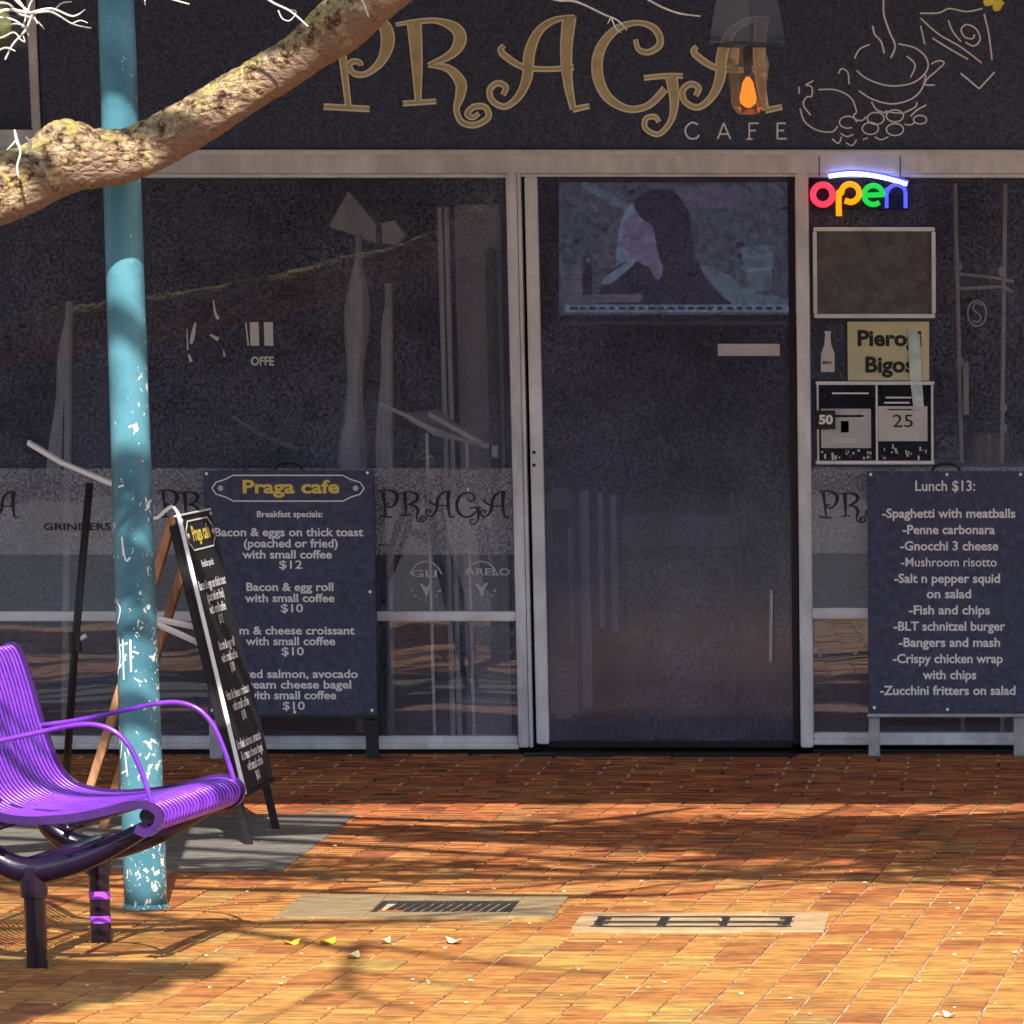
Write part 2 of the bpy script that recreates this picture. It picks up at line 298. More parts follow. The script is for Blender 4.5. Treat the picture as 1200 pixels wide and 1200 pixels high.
def ribbon(mb, pts, Y, th=.004, n=6, mapf=None):
    """stroke in pixels: (px,py,width) -> flat raised strip on the plane Y"""
    mapf = mapf or (lambda x,y,yy: W(x,y,yy))
    q=crom(pts,n) if len(pts)>2 else pts
    L=[];Rr=[]
    for k,p in enumerate(q):
        a=q[max(k-1,0)]; b=q[min(k+1,len(q)-1)]; dx,dy=b[0]-a[0],b[1]-a[1]; l=math.hypot(dx,dy) or 1
        h=max(p[2],.3)/2; L.append((p[0]-dy/l*h,p[1]+dx/l*h)); Rr.append((p[0]+dy/l*h,p[1]-dx/l*h))
    i=len(mb.v); m=len(q)
    for yy in (Y-th, Y):
        for (a,b) in zip(L,Rr): mb.v.append(tuple(mapf(a[0],a[1],yy))); mb.v.append(tuple(mapf(b[0],b[1],yy)))
    for k in range(m-1):
        a=i+2*k; c=a+2*m
        mb.f+=[(a,a+1,a+3,a+2),(c,c+2,c+3,c+1),(a,a+2,c+2,c),(a+1,c+1,c+3,a+3)]
    a=i; c=i+2*m; mb.f+=[(a,c,c+1,a+1)]; a=i+2*(m-1); c=a+2*m; mb.f+=[(a,a+1,c+1,c)]
    return mb
def wbox(x0,x1,y0,y1,Y0,Y1,bev=0.0,mb=None,ref=None):
    """box whose front face (Y0) spans the pixel rectangle"""
    mb=mb or MB(); ry=540 if ref is None else ref
    a=W(x0,ry,Y0).x; b=W(x1,ry,Y0).x; c=W((x0+x1)/2,y0,Y0).z; d=W((x0+x1)/2,y1,Y0).z
    return mb.box((a,Y0,c),(b,Y1,d),bev)
def wpoly(pts, Y, th=.003): return MB().poly([W(x,y,Y-th) for x,y in pts],(0,th,0))
_tc={}
def text_mesh(s, off):
    key=(s,off)
    if key in _tc: return _tc[key]
    c=bpy.data.curves.new('t','FONT'); c.body=s; c.size=1; c.offset=off; c.resolution_u=3; c.fill_mode='FRONT'
    o=bpy.data.objects.new('t',c); COL.objects.link(o); bpy.context.view_layer.update()
    me=bpy.data.meshes.new_from_object(o.evaluated_get(bpy.context.evaluated_depsgraph_get()))
    bpy.data.objects.remove(o); bpy.data.curves.remove(c)
    V=[tuple(v.co) for v in me.vertices]; Fc=[tuple(p.vertices) for p in me.polygons]; bpy.data.meshes.remove(me)
    _tc[key]=(V,Fc); return _tc[key]
def put_text(s, cx, cz, width, cap, y, m, parent=None, name='lettering', off=.018, th=.0015):
    """text centred at (cx,cz) in the local xz plane facing -y"""
    V,Fc=text_mesh(s,off); xs=[v[0] for v in V]; x0,x1=min(xs),max(xs); sx=width/(x1-x0); sz=cap/.70
    v2=[(cx+(v[0]-(x0+x1)/2)*sx, y, cz+(v[1]-.35)*sz) for v in V]
    me=bpy.data.meshes.new(name); me.from_pydata(v2,[],Fc); me.update()
    return link(name, me, m, parent)
def wtext(s, x0, x1, yc, cap_px, Y, m, parent, name='lettering', off=.018):
    a=W(x0,yc,Y); b=W(x1,yc,Y); c=W(x0,yc-cap_px/2,Y).z-W(x0,yc+cap_px/2,Y).z
    return put_text(s,(a.x+b.x)/2,a.z,b.x-a.x,c,Y,m,parent,name,off)

# ================================================================== SETTING: ground
base=MB().box((-40,-8.2,-.30),(40,-1.6185,-.0045)).box((-40,-1.6185,-.30),(40,0,-.022)).build('pavement','joint_sand'); tag(base,kind='structure')
tag(MB().box((-60,-60,-.5),(60,-8.21,-.02)).build('road','asphalt'),kind='structure')
tag(MB().box((-60,-.0,-.5),(60,14,-.302)).build('ground','asphalt'),kind='structure')
# clay pavers -------------------------------------------------------
BL,BW,GAP=.212,.106,.0065
def clip(poly, nx, ny, c):           # keep nx*x+ny*y<=c
    out=[]
    for i in range(len(poly)):
        a=poly[i]; b=poly[(i+1)%len(poly)]; da=nx*a[0]+ny*a[1]-c; db=nx*b[0]+ny*b[1]-c
        if da<=0: out.append(a)
        if da*db<0: t=da/(da-db); out.append((a[0]+(b[0]-a[0])*t,a[1]+(b[1]-a[1])*t))
    return out
YB=-1.62
ang=R(-4.2); ca,sa=math.cos(ang),math.sin(ang)
mortar=MB(); pav=[]   # (polygon, centre)
Y=-.03
for row in range(15):
    y1=-.028-row*BW; y0=y1-BW+GAP
    x=-5.6+(row%2)*BL/2+rnd.uniform(-.004,.004)
    while x<1.6:
        d0=rnd.uniform(.004,.016); pav.append([(x,y0+d0),(x+BL-.009,y0+d0*rnd.uniform(.4,1)),(x+BL-.009,y1),(x,y1)])
        if rnd.random()<.5: mortar.box((x+BL-.0088,y0+rnd.uniform(.01,.03),-.02),(x+BL-.0002,y1-rnd.uniform(0,.02),-.0015))
        x+=BL
y_near=-.028-15*BW
for ci in range(-70,40):
    for ri in range(-10,40):
        u=ci*BW; GX=.0045; v=-y_near*0+ri*BL+(ci%2)*BL/2
        c=[(u,-v),(u+BW-GX,-v),(u+BW-GX,-v+BL-.008),(u,-v+BL-.008)]
        p=[(ca*a-sa*b-1.6, sa*a+ca*b-1.5) for a,b in c]
        if max(q[1] for q in p)<-8.15 or min(q[1] for q in p)>y_near or max(q[0] for q in p)<-5.6 or min(q[0] for q in p)>1.6: continue
        p=clip(p,0,1,y_near); p=clip(p,0,-1,8.18)
        if len(p)<3: continue
        ar=abs(sum(p[i][0]*p[(i+1)%len(p)][1]-p[(i+1)%len(p)][0]*p[i][1] for i in range(len(p))))/2
        if ar<.0006: continue
        pav.append(p)
covers=[]     # rectangles laid in place of pavers: x0,x1,y0,y1
g1=G(418,955); g2=G(330,1021); PAD=(-9.0,(g1.x+g2.x)/2,g2.y,g1.y)
d1=G(322,1076); d2=G(668,1050); DR=(d1.x,d2.x,d1.y,d2.y)
e1=G(668,1093); e2=G(972,1072); AC=(e1.x,e2.x,e1.y,e2.y)
covers=[PAD,DR,AC]
def inside(p,r): return all(r[0]<=q[0]<=r[1] and r[2]<=q[1]<=r[3] for q in p)
pav=[p for p in pav if not any(inside(p,r) for r in covers)]
def paver_geom(mb,p,cx,cy,h,t1,t2):
    n=len(p); i=len(mb.v); B=.004
    inn=[(q[0]+(cx-q[0])*min(.5,B/max(.01,math.hypot(cx-q[0],cy-q[1]))),q[1]+(cy-q[1])*min(.5,B/max(.01,math.hypot(cx-q[0],cy-q[1])))) for q in p]
    def zz(q): return h+t1*(q[0]-cx)+t2*(q[1]-cy)
    mb.v+=[(q[0],q[1],-.03) for q in p]+[(q[0],q[1],zz(q)-.0022) for q in p]+[(q[0],q[1],zz(q)) for q in inn]
    for k in range(n):
        a=i+k; b=i+(k+1)%n; mb.f+=[(a,b,b+n,a+n),(a+n,b+n,b+2*n,a+2*n)]
    mb.f.append(tuple(i+2*n+k for k in range(n)))
info=[]
for p in pav:
    cx=sum(q[0] for q in p)/len(p); cy=sum(q[1] for q in p)/len(p); px,py=proj((cx,cy,0))
    vis = -30<px<1230 and py<1206
    info.append((p,cx,cy,(1e9 if not vis else (cy)) ))
info.sort(key=lambda t:t[3])
stuff=MB()
for k,(p,cx,cy,key) in enumerate(info):
    h=rnd.gauss(-.001,.0013); t1=rnd.gauss(0,.008); t2=rnd.gauss(0,.016)
    h=max(-.0015,min(.0015,h)); t1=max(-.012,min(.012,t1)); t2=max(-.018,min(.018,t2))
    if k<300 and key<1e8:
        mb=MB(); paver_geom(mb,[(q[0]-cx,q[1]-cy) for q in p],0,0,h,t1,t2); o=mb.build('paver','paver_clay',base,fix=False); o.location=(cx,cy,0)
    else: paver_geom(stuff,p,cx,cy,h,t1,t2)
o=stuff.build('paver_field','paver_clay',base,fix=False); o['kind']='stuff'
mat('mortar_pale',(0.62,0.50,0.38),.9,0,.4,90,.15,30)
mortar.build('joint_mortar','mortar_pale',base)['kind']='stuff'
# grey slabs, drain and access cover
x0,x1,y0,y1=PAD
slab=MB().box((x0,y0,-.05),(x1,y1,.003),.002).build('concrete_slab','concrete_grey',base); slab['label']='grey concrete patch let into the clay pavers'
dr=thing('drain','iron drain grate set in a tan concrete strip in the pavement','drain',((DR[0]+DR[1])/2,(DR[2]+DR[3])/2,0))
hx=(DR[1]-DR[0])/2; hy=(DR[3]-DR[2])/2
gx0=G(436,1068).x-dr.location.x; gx1=G(600,1068).x-dr.location.x; gy0=-hy+.10; gy1=hy-.13
mb=MB(); mb.box((-hx,-hy,-.06),(gx0,hy,.005),.002); mb.box((gx1,-hy,-.06),(hx,hy,.005),.002); mb.box((gx0,-hy,-.06),(gx1,gy0,.005)); mb.box((gx0,gy1,-.06),(gx1,hy,.005))
mb.build('surround','concrete_tan',dr)
mb=MB(); 
for a,b in (((gx0,gy0),(gx1,gy0+.02)),((gx0,gy1-.02),(gx1,gy1)),((gx0,gy0+.02),(gx0+.015,gy1-.02)),((gx1-.015,gy0+.02),(gx1,gy1-.02))): mb.box((*a,-.03),(*b,.002))
mb.build('grate_frame','cast_iron',dr)
nb=13
for k in range(nb):
    x=gx0+.02+(gx1-gx0-.04)*(k+.5)/nb
    MB().poly([(x-.008+.0,gy0+.02,-.025),(x+.008,gy0+.02,-.025),(x+.03,gy1-.02,-.025),(x+.014,gy1-.02,-.025)],(0,0,.025)).build('grate_bar','cast_iron',dr)
MB().box((gx0,gy0,-.059),(gx1,gy1,-.055)).build('sump','black_gap',dr)
ac=thing('access_cover','pale concrete service cover with dark seams, right of the iron drain','cover',((AC[0]+AC[1])/2,(AC[2]+AC[3])/2,0))
hx=(AC[1]-AC[0])/2; hy=(AC[3]-AC[2])/2
mb=MB(); mb.box((-hx,-hy,-.05),(hx,-hy+.07,.006),.002); mb.box((-hx,hy-.07,-.05),(hx,hy,.006),.002); mb.box((-hx,-hy+.07,-.05),(-hx+.06,hy-.07,.006)); mb.box((hx-.10,-hy+.07,-.05),(hx,hy-.07,.006)); mb.build('cover_frame','concrete_pale',ac)
mb=MB().box((-hx+.06,-hy+.07,-.05),(hx-.1,hy-.07,-.02)); mb.build('recess','black_gap',ac)
for yy in (-hy+.075,-.018,hy-.11): MB().box((-hx+.045,yy,.0),(hx-.085,yy+.013,.0085),.002).build('iron_edge','cast_iron',ac)
for k in range(4):
    xx=-hx+.05+(2*hx-.16)*k/3; MB().box((xx,-hy+.111,.0),(xx+.018,hy-.111,.0085),.002).build('iron_edge','cast_iron',ac)
n=3; xa=-hx+.075; xb=hx-.115
for k in range(n):
    a=xa+(xb-xa)*k/n+.008; b=xa+(xb-xa)*(k+1)/n-.008
    MB().box((a,-hy+.105,-.02),(b,-.025,.004),.003).build('lid','concrete_pale',ac); MB().box((a,.025,-.02),(b,hy-.105,.005),.003).build('lid','concrete_pale',ac)

# ================================================================== cafe building
bld=thing('cafe_building','dark cafe shopfront with aluminium framed windows under an unseen street verandah','building')
def fr(x0,x1,y0,y1,Y0=-.04,Y1=.04,name='window_frame',m='aluminium',bev=.004,ref=None,label=None):
    o=wbox(x0,x1,y0,y1,Y0,Y1,bev,ref=ref).build(name,m,bld)
    if label:o['label']=label
    return o
LX=-420; RX=1560
# header beam in two steps
fr(LX,RX,179,203,-.055,.05,'header_beam'); fr(LX,RX,176,181,-.075,-.0555,'header_flashing','aluminium_pale')
# upper-left clerestory window
fr(54,64,-60,152,-.05,.03); fr(LX,64,152,160,-.05,.03); fr(LX,RX,160,178,-.035,.03,'transom')
wbox(LX,54,-60,152,-.01,-.004).build('window_pane','window_glass',bld)
# mullions
fr(600,612,203,876,-.055,.04,'mullion'); fr(613,617,203,876,-.04,.03,'mullion','aluminium_pale',.002)
fr(935,950,203,876,-.055,.04,'mullion')
fr(LX,-300,203,876,-.055,.04,'mullion'); fr(1500,RX,203,876,-.055,.04,'mullion')
# sub head under the beam, mid rails, sills
for a,b in ((-300,600),(950,1500)):
    fr(a,b,203.5,208,-.03,.03,'glazing_bead','aluminium_pale',.002)
    fr(a,b,717 if a<0 else 713,728 if a<0 else 725,-.045,.03,'mid_rail','aluminium_pale')
    fr(a,b,863 if a<0 else 859,871 if a<0 else 866,-.04,.03,'bottom_rail')
    fr(a,b,871.5 if a<0 else 866.5,878 if a<0 else 873,-.055,.03,'sill')
    fr(a,b,878,884.5,-.02,.04,'kick_plate','black_gap',0)
fr(617,935,203.5,207,-.03,.03,'glazing_bead','aluminium_pale',.002)
def pane(x0,x1,y0,y1,name='window_pane',m='window_glass',Y=-.006):
    return wbox(x0,x1,y0,y1,Y,Y+.006).build(name,m,bld)
pane(-300,600,208,717); pane(-300,600,728,863); pane(950,1500,208,713); pane(950,1500,725,859)
# door leaf: pale stile, glass, threshold
st=fr(621.5,636,207,872,-.035,.01,'door_stile','aluminium_pale'); 
fr(926,934,207,872,-.02,.01,'door_stile','dark_metal'); fr(636.5,925.5,868,876,-.02,.01,'door_rail','dark_metal')
pane(636,926,207,868,'door_pane','door_glass',-.008)
for yy in (530,545): 
    p=W(626,yy,-.036); MB().tube([(p.x,-.042,p.z),(p.x,-.034,p.z)],.006,10).build('lock_cylinder','dark_metal',bld)
p0=W(904,692,-.045);p1=W(903,776,-.045)
hd=MB().tube([p0,p1],.006,10); hd.tube([(p0.x,-.045,p0.z-.02),(p0.x,-.008,p0.z-.02)],.005,8); hd.tube([(p1.x,-.045,p1.z+.02),(p1.x,-.008,p1.z+.02)],.005,8); hd.build('door_handle','weathered_grey',bld)
wbox(843,915,403,417,-.012,-.0085).build('sticker','interior_grey',bld)
tx=wtext('AUTOMATIC DOOR',848,910,410,6,-.0125,'silver_line',bld) if False else None
MB().box((W(617,880).x,-.16,-.012),(W(935,880).x,.05,.008),.004).build('threshold','dark_metal',bld)
# frosted film bands (on the glass) with dark lettering
def film(x0,x1,y0,y1): return wbox(x0,x1,y0,y1,-.0095,-.0065).build('frosted_film','frost_film',bld)
film(-300,599,549,650); film(951,1500,548,648)
# wall above and beside
MB().box((-9,.051,2.75),(6,.30,6.5)).build('upper_wall','render_wall',bld)
MB().box((-30,-.02,-.3),(W(LX,500).x,.3,6.5)).build('side_wall','render_wall',bld)
MB().box((W(RX,500).x,-.02,-.3),(25,.3,6.5)).build('side_wall','render_wall',bld)
# interior shell
def room(name,a,b,m): tag(MB().box(a,b).build(name,m),kind='structure')
XA=W(LX,500).x; XB=W(RX,500).x
room('cafe_floor',(XA,.051,-.2),(XB,6,-.005),'interior_floor')
room('cafe_back_wall',(XA,6,-.2),(XB,6.2,3.2),'interior_dark'); room('cafe_side_wall',(XA-.2,.301,-.2),(XA,6.2,3.2),'interior_dark'); room('cafe_side_wall',(XB,.301,-.2),(XB+.2,6.2,3.2),'interior_dark')
room('cafe_ceiling',(XA,.301,2.9),(XB,6.2,3.1),'interior_dark')
# unseen verandah roof, shaped to shade the shopfront; soffit kept pale for bounce
aw=thing('shade_verandah','unseen flat street verandah put in to shade the cafe front','shade_verandah',(0,-2.6,2.95))
MB().box((-9,-2.32,0),(4.5,2.53,.10)).build('shade_roof_sheet','soffit_bounce',aw)
MB().box((-9.05,-2.42,-.10),(4.55,-2.325,.18),.01).build('unseen_fascia','awning_steel',aw)
for k in range(10): MB().box((-8.8+k*1.4,-2.3,-.08),(-8.74+k*1.4,2.3,-.002)).build('unseen_beam','soffit_bounce',aw)
# opposite side of the street (seen only in the glass)
op=thing('shop_building','brown shop row across the street, seen in the glass','building',(0,-34,0))
MB().box((-26,-6,0),(26,0,7.5)).build('wall','opposite_wall',op); MB().box((-26.2,.01,7.2),(26.2,.4,7.7)).build('parapet','awning_steel',op)
MB().box((-26,.01,3.1),(26,2.6,3.3)).build('awning','awning_steel',op)
for k in range(10):
    MB().box((-24+k*5,.01,.5),(-20.5+k*5,.06,2.8)).build('window','opposite_glass',op); MB().box((-23.6+k*5,.01,4.2),(-22.2+k*5,.06,6)).build('window','opposite_glass',op)

# ================================================================== shop sign
SY=-.04
sign=thing('shop_sign','dark navy cafe fascia sign with curly gold PRAGA lettering','sign')
wbox(66,RX,-70,175,SY,.03,.004).build('sign_panel','signboard_navy',sign)
z2=lambda P:[(350+x/3.4286,y/3.4286,w) for x,y,w in P]
z3=lambda P:[(620+x/2.069,y/2.069,w) for x,y,w in P]
GL={}
GL['P']=[z2([(95,70,3),(170,52,4),(260,62,6),(340,100,12),(358,165,14),(335,240,9),(280,292,5),(230,298,5),(203,270,5),(215,248,5),(245,250,4),(250,265,3)]),z2([(160,70,12),(178,240,7),(200,430,5)]),z2([(100,428,5),(285,438,5)])]
GL['R']=[z2([(390,98,2),(480,86,4),(560,84,5),(632,115,11),(648,165,13),(610,220,8),(520,262,3)]),z2([(464,92,15),(475,250,11),(480,412,5)]),z2([(418,416,4),(553,407,4)]),
 z2([(520,262,2),(600,275,7),(650,330,11),(648,385,9),(634,440,5),(655,490,5),(710,502,5),(762,470,5),(748,430,5),(702,430,5),(678,458,5),(700,472,4),(725,455,3)])]
GL['A']=[z2([(1088,65,14),(1075,200,12),(1082,330,9),(1103,440,5)]),z2([(1100,440,5),(1168,426,4)]),
 z2([(1110,68,3),(1030,80,5),(965,125,8),(928,210,11),(918,310,10),(885,385,7),(830,428,5),(778,405,5),(768,360,5),(800,334,5),(832,350,5),(820,382,4)]),
 z2([(1105,270,5),(1000,278,4),(900,268,5),(830,225,6),(812,200,5),(826,183,3)])]
GL['G']=[z3([(258,95,3),(266,120,4),(292,126,5),(318,105,6),(305,70,6),(262,55,4),(210,72,7),(172,120,10),(166,180,11),(190,235,9),(240,264,6),(290,255,6),(330,215,7)]),
 z3([(278,189,4),(330,184,4),(373,184,4)]),z3([(345,188,12),(352,240,9),(345,290,5),(315,325,4),(283,312,4),(283,288,4),(305,283,4),(315,296,3)])]
off={'A2':(226,1)}
word=[('P',0,0),('R',0,0),('A',0,0),('G',0,0),('A',226,1)]
for (g,dx,dy) in word:
    for kind,grow,yy,th in (('letter_outline',2.8,SY-.001,.004),('letter',-1.2,SY-.0055,.003)):
        mb=MB()
        for j,st_ in enumerate(GL[g]):
            ribbon(mb,[(x+dx,y+dy,wd+grow) for x,y,wd in st_],yy-.0003*j,th)
        mb.build(kind,'pale_gold' if kind!='letter' else 'gold',sign)
# CAFE
def strokes(S,m,name,Y,wd,parent,th=.003):
    mb=MB()
    for j,s in enumerate(S): ribbon(mb,[(x,y,wd) for x,y in s],Y-.0003*j,th,5)
    return mb.build(name,m,parent)
CA=[[(818,146),(811,143.5),(804,149),(803.5,156),(808,162),(816,162),(819,158)],]
strokes(CA,'silver_line','letter',SY,2.2,sign)
strokes([[(841,163),(848,144)],[(848,144),(856,163)],[(844,157),(853,157)]],'silver_line','letter',SY,2,sign)
strokes([[(878,144),(878,163)],[(878,144.5),(889,144.5)],[(878,153),(886,153)],[(875,163),(882,163)]],'silver_line','letter',SY,2,sign)
strokes([[(911,144),(911,163)],[(911,144.5),(921,144.5)],[(911,153),(919,153)],[(911,162.5),(922,162.5)]],'silver_line','letter',SY,2.2,sign)
z4=lambda P:[(900+x/4,y/4) for x,y in P]
def ell(cx,cy,a,b,n=12): return [(cx+a*math.cos(2*math.pi*k/n),cy+b*math.sin(2*math.pi*k/n)) for k in range(n+1)]
def drawing(name,S,wd): strokes([z4(s) for s in S],'silver_line',name,SY,wd,sign)
drawing('cup_drawing',[[(415,330),(470,372),(570,402),(680,388),(745,330),(742,272),(690,225),(610,205)],[(405,275),(430,230),(478,208)],[(650,262),(690,305),(668,362)],[(425,425),(490,465),(580,487),(670,465),(722,415),(740,350)],
 [(765,300),(800,284),(825,296),(790,332),(748,368),(736,396),(782,398)],[(485,478),(512,516),(562,532)],[(698,478),(690,502),(640,527)],[(742,492),(700,515),(668,545)]],1.9)
drawing('steam_drawing',[[(545,-40),(542,60),(570,150),(596,215),(575,272)],[(490,120),(500,160),(530,195),(545,250)]],2.2)
drawing('coffee_bean_drawing',[ell(505,555,40,28),ell(595,543,40,28),ell(480,602,38,28),ell(595,607,40,28),ell(713,561,31,20),ell(375,573,40,28)[2:],[(548,520),(590,528),(640,530)],ell(430,545,28,20)[:9],[(500,640),(530,655),(565,640)],[(300,650),(330,672),(345,640)],[(365,668),(395,682),(415,655)],[(340,625),(370,640),(400,630)],[(640,582),(670,585),(690,570)],[(445,655),(468,645)]],1.7)
drawing('apple_drawing',[[(235,420),(320,422),(390,460),(416,525)],[(200,540),(166,492),(178,458),(205,452)],[(150,508),(172,570),(230,610),(300,618),(327,590)],[(205,455),(206,410),(176,398)],[(176,398),(213,378)],[(145,405),(146,440)],[(330,345),(345,322),(374,340),(380,395)]],1.8)
drawing('cake_slice_drawing',[[(712,62),(800,60),(850,40),(930,54),(1005,40)],[(715,85),(800,160),(900,218),(1002,295)],[(1013,65),(1035,160),(1050,280)],[(845,95),(868,150),(905,195)],[(925,198),(965,215),(994,185),(975,135),(930,115),(905,140),(925,175),(960,180),(968,160)],[(770,178),(850,228),(938,278)],[(715,120),(735,208)]],1.9)
drawing('arrow_drawing',[[(903,343),(990,416)],[(990,416),(1062,338)]],2.0)

# small PRAGA lettering on the frosted film
def small_praga(x0,yc,wd,parent,skip=0):
    s=wd/(914-379.0)
    for k,(g,dx,dy) in enumerate(word):
        if k<skip: continue
        mb=MB()
        for j,st_ in enumerate(GL[g]): ribbon(mb,[(x0+(x+dx-379)*s,yc+(y+dy-82)*s,max(1.5,(wd_+1)*s*1.1)) for x,y,wd_ in st_],-.0102-.0002*j,.0006,4)
        mb.build('letter','black_print',parent)
dc=thing('window_lettering','dark curly PRAGA lettering on the frosted window band, with the word GRINDERS','lettering')
small_praga(444,593,152,dc); small_praga(186,593,152,dc); small_praga(-130,593,152,dc); small_praga(960,594,150,dc)
wtext('GRINDERS',51,130,617,8,-.0105,'black_print',dc,off=.025)
# crest decals below the band
for cx in (499,564):
    mb=MB()
    ribbon(mb,[(x,y,1.6) for x,y in ell(cx,682,20,24,16)[9:16]],-.0075,.0008,4)
    for k in range(7):
        a=math.pi*(.12+.76*k/6); ribbon(mb,[(cx+19*math.cos(a),684+20*math.sin(a),3),(cx+15*math.cos(a),688+14*math.sin(a),1)],-.0075,.0008)
    ribbon(mb,[(cx-6,684,2),(cx,692,5),(cx+1,700,1)],-.0075,.0008); ribbon(mb,[(cx+7,683,2),(cx+1,692,4),(cx+1,700,1)],-.0078,.0008)
    mb.build('crest','interior_grey' ,dc)
wtext('GLI',482,512,672,8,-.0078,'interior_grey',dc,off=.02); wtext('ARELO',545,598,670,8,-.0078,'interior_grey',dc,off=.02)
# coffee lettering decal in the left window
wtext('II',293,320,391,26,-.0075,'paper_white',dc,off=.03); wtext('OFFE',294,321,423,10,-.0075,'paper_white',dc,off=.03)
mb=MB()
for P in ([(229,378,2),(226,393,5),(224,403,3)],[(250,352,1.5),(252,366,3),(256,374,4)],[(246,392,2),(256,398,5)],[(262,410,1),(263,418,3)],[(219,385,1),(220,410,2)],[(221,415,2),(224,424,4)],[(288,378,1.5),(291,405,2)]):
    ribbon(mb,P,-.0075,.0008,4)
mb.build('logo_fragment','paper_white',dc)

# ================================================================== inside the left window
def parasol(x0,y0,x1,y1,Y,wpx,label):
    a=W(x0,y0,Y); b=W(x1,y1,Y); t=thing('furled_parasol',label,'parasol',(b.x,Y,b.z),0,'furled parasols inside the left window')
    o=Vector(t.location); L=(a-b); k=wpx/324
    u0=x0*.1; n=14; pts=[]; rr=[]
    for i in range(n+1):
        u=i/n; pts.append(L*u); rr.append(k/2*(.75+.25*math.sin(u*9+y0))*(1 if u<.6 else max(.0,1-((u-.6)/.4)**2))+.004)
    mb=MB().tube(pts,rr,18)
    for i,v in enumerate(mb.v):
        j=i%18; q=Vector(v); c=L*((q.dot(L))/L.length_squared); mb.v[i]=tuple(c+(q-c)*(1+.16*math.cos(5*2*math.pi*j/18+u0)))
    mb.build('canopy','cream_cloth',t,True)
    MB().tube([(0,0,-o.z+0.0),L*1.06],.014,10).build('pole','white_paint',t,True)
    MB().box((-.16,-.16,-o.z),(.16,.16,-o.z+.04),.01).build('base','dark_metal',t)
parasol(455,345,449,560,.30,16,'slim furled cream parasol inside the window, left of the tilted table')
parasol(420,290,412,560,.42,30,'thick furled cream parasol under the paper lamp')
parasol(80,365,62,560,.40,13,'slim furled parasol inside the window, left of the turquoise pole')
t=thing('pendant_lamp','white angular pendant lamp shade hanging inside the left window','lamp',tuple(W(412,260,.5)))
o=Vector(t.location); Q=lambda x,y,Y=.5:tuple(W(x,y,Y)-o)
MB().poly([Q(385,265),(Q(408,224)),Q(440,262),Q(441,285)],(0,.12,0)).build('shade','cream_cloth',t)
MB().poly([Q(448,285),Q(447,262),Q(462,258),Q(474,275),Q(464,287)],(0,.1,0)).build('shade','white_paint',t)
MB().tube([Q(412,226,.56),Q(412,60,.56)],.006,6).build('cord','dark_metal',t)
MB().tube([Q(404,240,.49),Q(410,241,.49)],.006,6).build('clip','white_steel',t)
# tilted bistro table inside
t=thing('tilted_table','small white tilt-top table standing inside the window beside the metal post','table',(W(520,545,.05).x,.05,0)); o=Vector(t.location); Q=lambda x,y,Y=.05:tuple(W(x,y,Y)-o)
MB().poly([Q(472,488,.05),Q(508,510,.04),Q(572,524,.04),Q(512,484,.3)],(0,0,.012)).build('table_top','paper_white',t)
MB().tube([Q(445,473),Q(478,488),Q(516,509)],.008,8).build('frame_tube','white_steel',t); MB().tube([Q(502,485),Q(572,524)],.010,8).build('frame_tube','white_steel',t)
for x in (500,547): 
    a=Q(x,508 if x==500 else 516); MB().tube([a,(a[0],a[1],0)],.006,8).build('leg','white_steel',t)
p=Q(580,529); MB().tube([(p[0],p[1],p[2]-.02),(p[0],p[1],p[2]+.02)],.012,10).build('knob','white_steel',t)
# metal door edge and grey panel
t=thing('inner_door','grey inner door leaf with two bright steel edge tubes','door',(W(550,500,.6).x,.6,0)); o=Vector(t.location); Q=lambda x,y,Y=.6:tuple(W(x,y,Y)-o)
for x in (515,523):
    a=Q(x,243); MB().tube([a,(a[0],0,0)],.0095,10).build('edge_tube','white_steel',t)
a=Q(532,240,.7); b=Q(592,540,.7); MB().box((a[0],.1,0),(b[0],.13,a[2]),.004).build('panel','interior_grey',t)
a=Q(574,290,.62); MB().box((a[0]-.02,.03,a[2]-.9),(a[0]+.02,.08,a[2]),.01).build('hinge_post','dark_metal',t)
a=Q(530,234,.6); b=Q(600,238,.6); MB().box((a[0],.0,a[2]),(b[0],.05,b[2]+.03)).build('lintel','dark_metal',t)

# inside the doorway: television, counter, pale stand-ins for reflections in the door glass
TY=1.6
t=thing('television','wall television showing a dark haired person, seen above the cafe door glass','television',tuple(W(790,370,TY))); o=Vector(t.location)
def Qt(pts,yy): return [W(x,y,TY+yy)-o for x,y in pts]
def tvp(name,pts,yy,m,smooth=True):
    q=crom(pts,4,True) if smooth else pts
    MB().poly(Qt(q,yy),(0,.002,0)).build(name,m,t)
MB().poly(Qt([(646,210),(945,210),(945,378),(646,378)],.02),(0,.05,0)).build('casing','dark_metal',t)
MB().poly(Qt([(656,376),(945,376),(945,381),(656,381)],.0),(0,.02,0)).build('lower_bezel','paper_white',t)
tvp('screen',[(655,214),(938,214),(938,369),(655,369)],.014,'screen_scene',False)
tvp('picture_wall',[(795,218),(868,218),(868,244),(795,244)],.012,'screen_violet',False)
tvp('picture_lamp',[(690,214),(735,238),(760,250),(758,256),(730,246),(684,220)],.012,'screen_teal')
tvp('picture_hand',[(722,300),(727,262),(738,240),(747,245),(738,268),(736,290),(744,312),(728,322)],.011,'screen_pale')
tvp('picture_face',[(742,250),(756,250),(772,262),(777,288),(770,308),(752,312),(740,304),(733,292),(727,286),(733,272)],.009,'screen_skin')
tvp('picture_shirt',[(702,345),(712,322),(740,305),(772,318),(792,302),(815,305),(840,325),(858,356),(700,356)],.007,'screen_dark')
tvp('picture_neck',[(758,300),(774,298),(776,322),(768,326)],.006,'screen_skin')
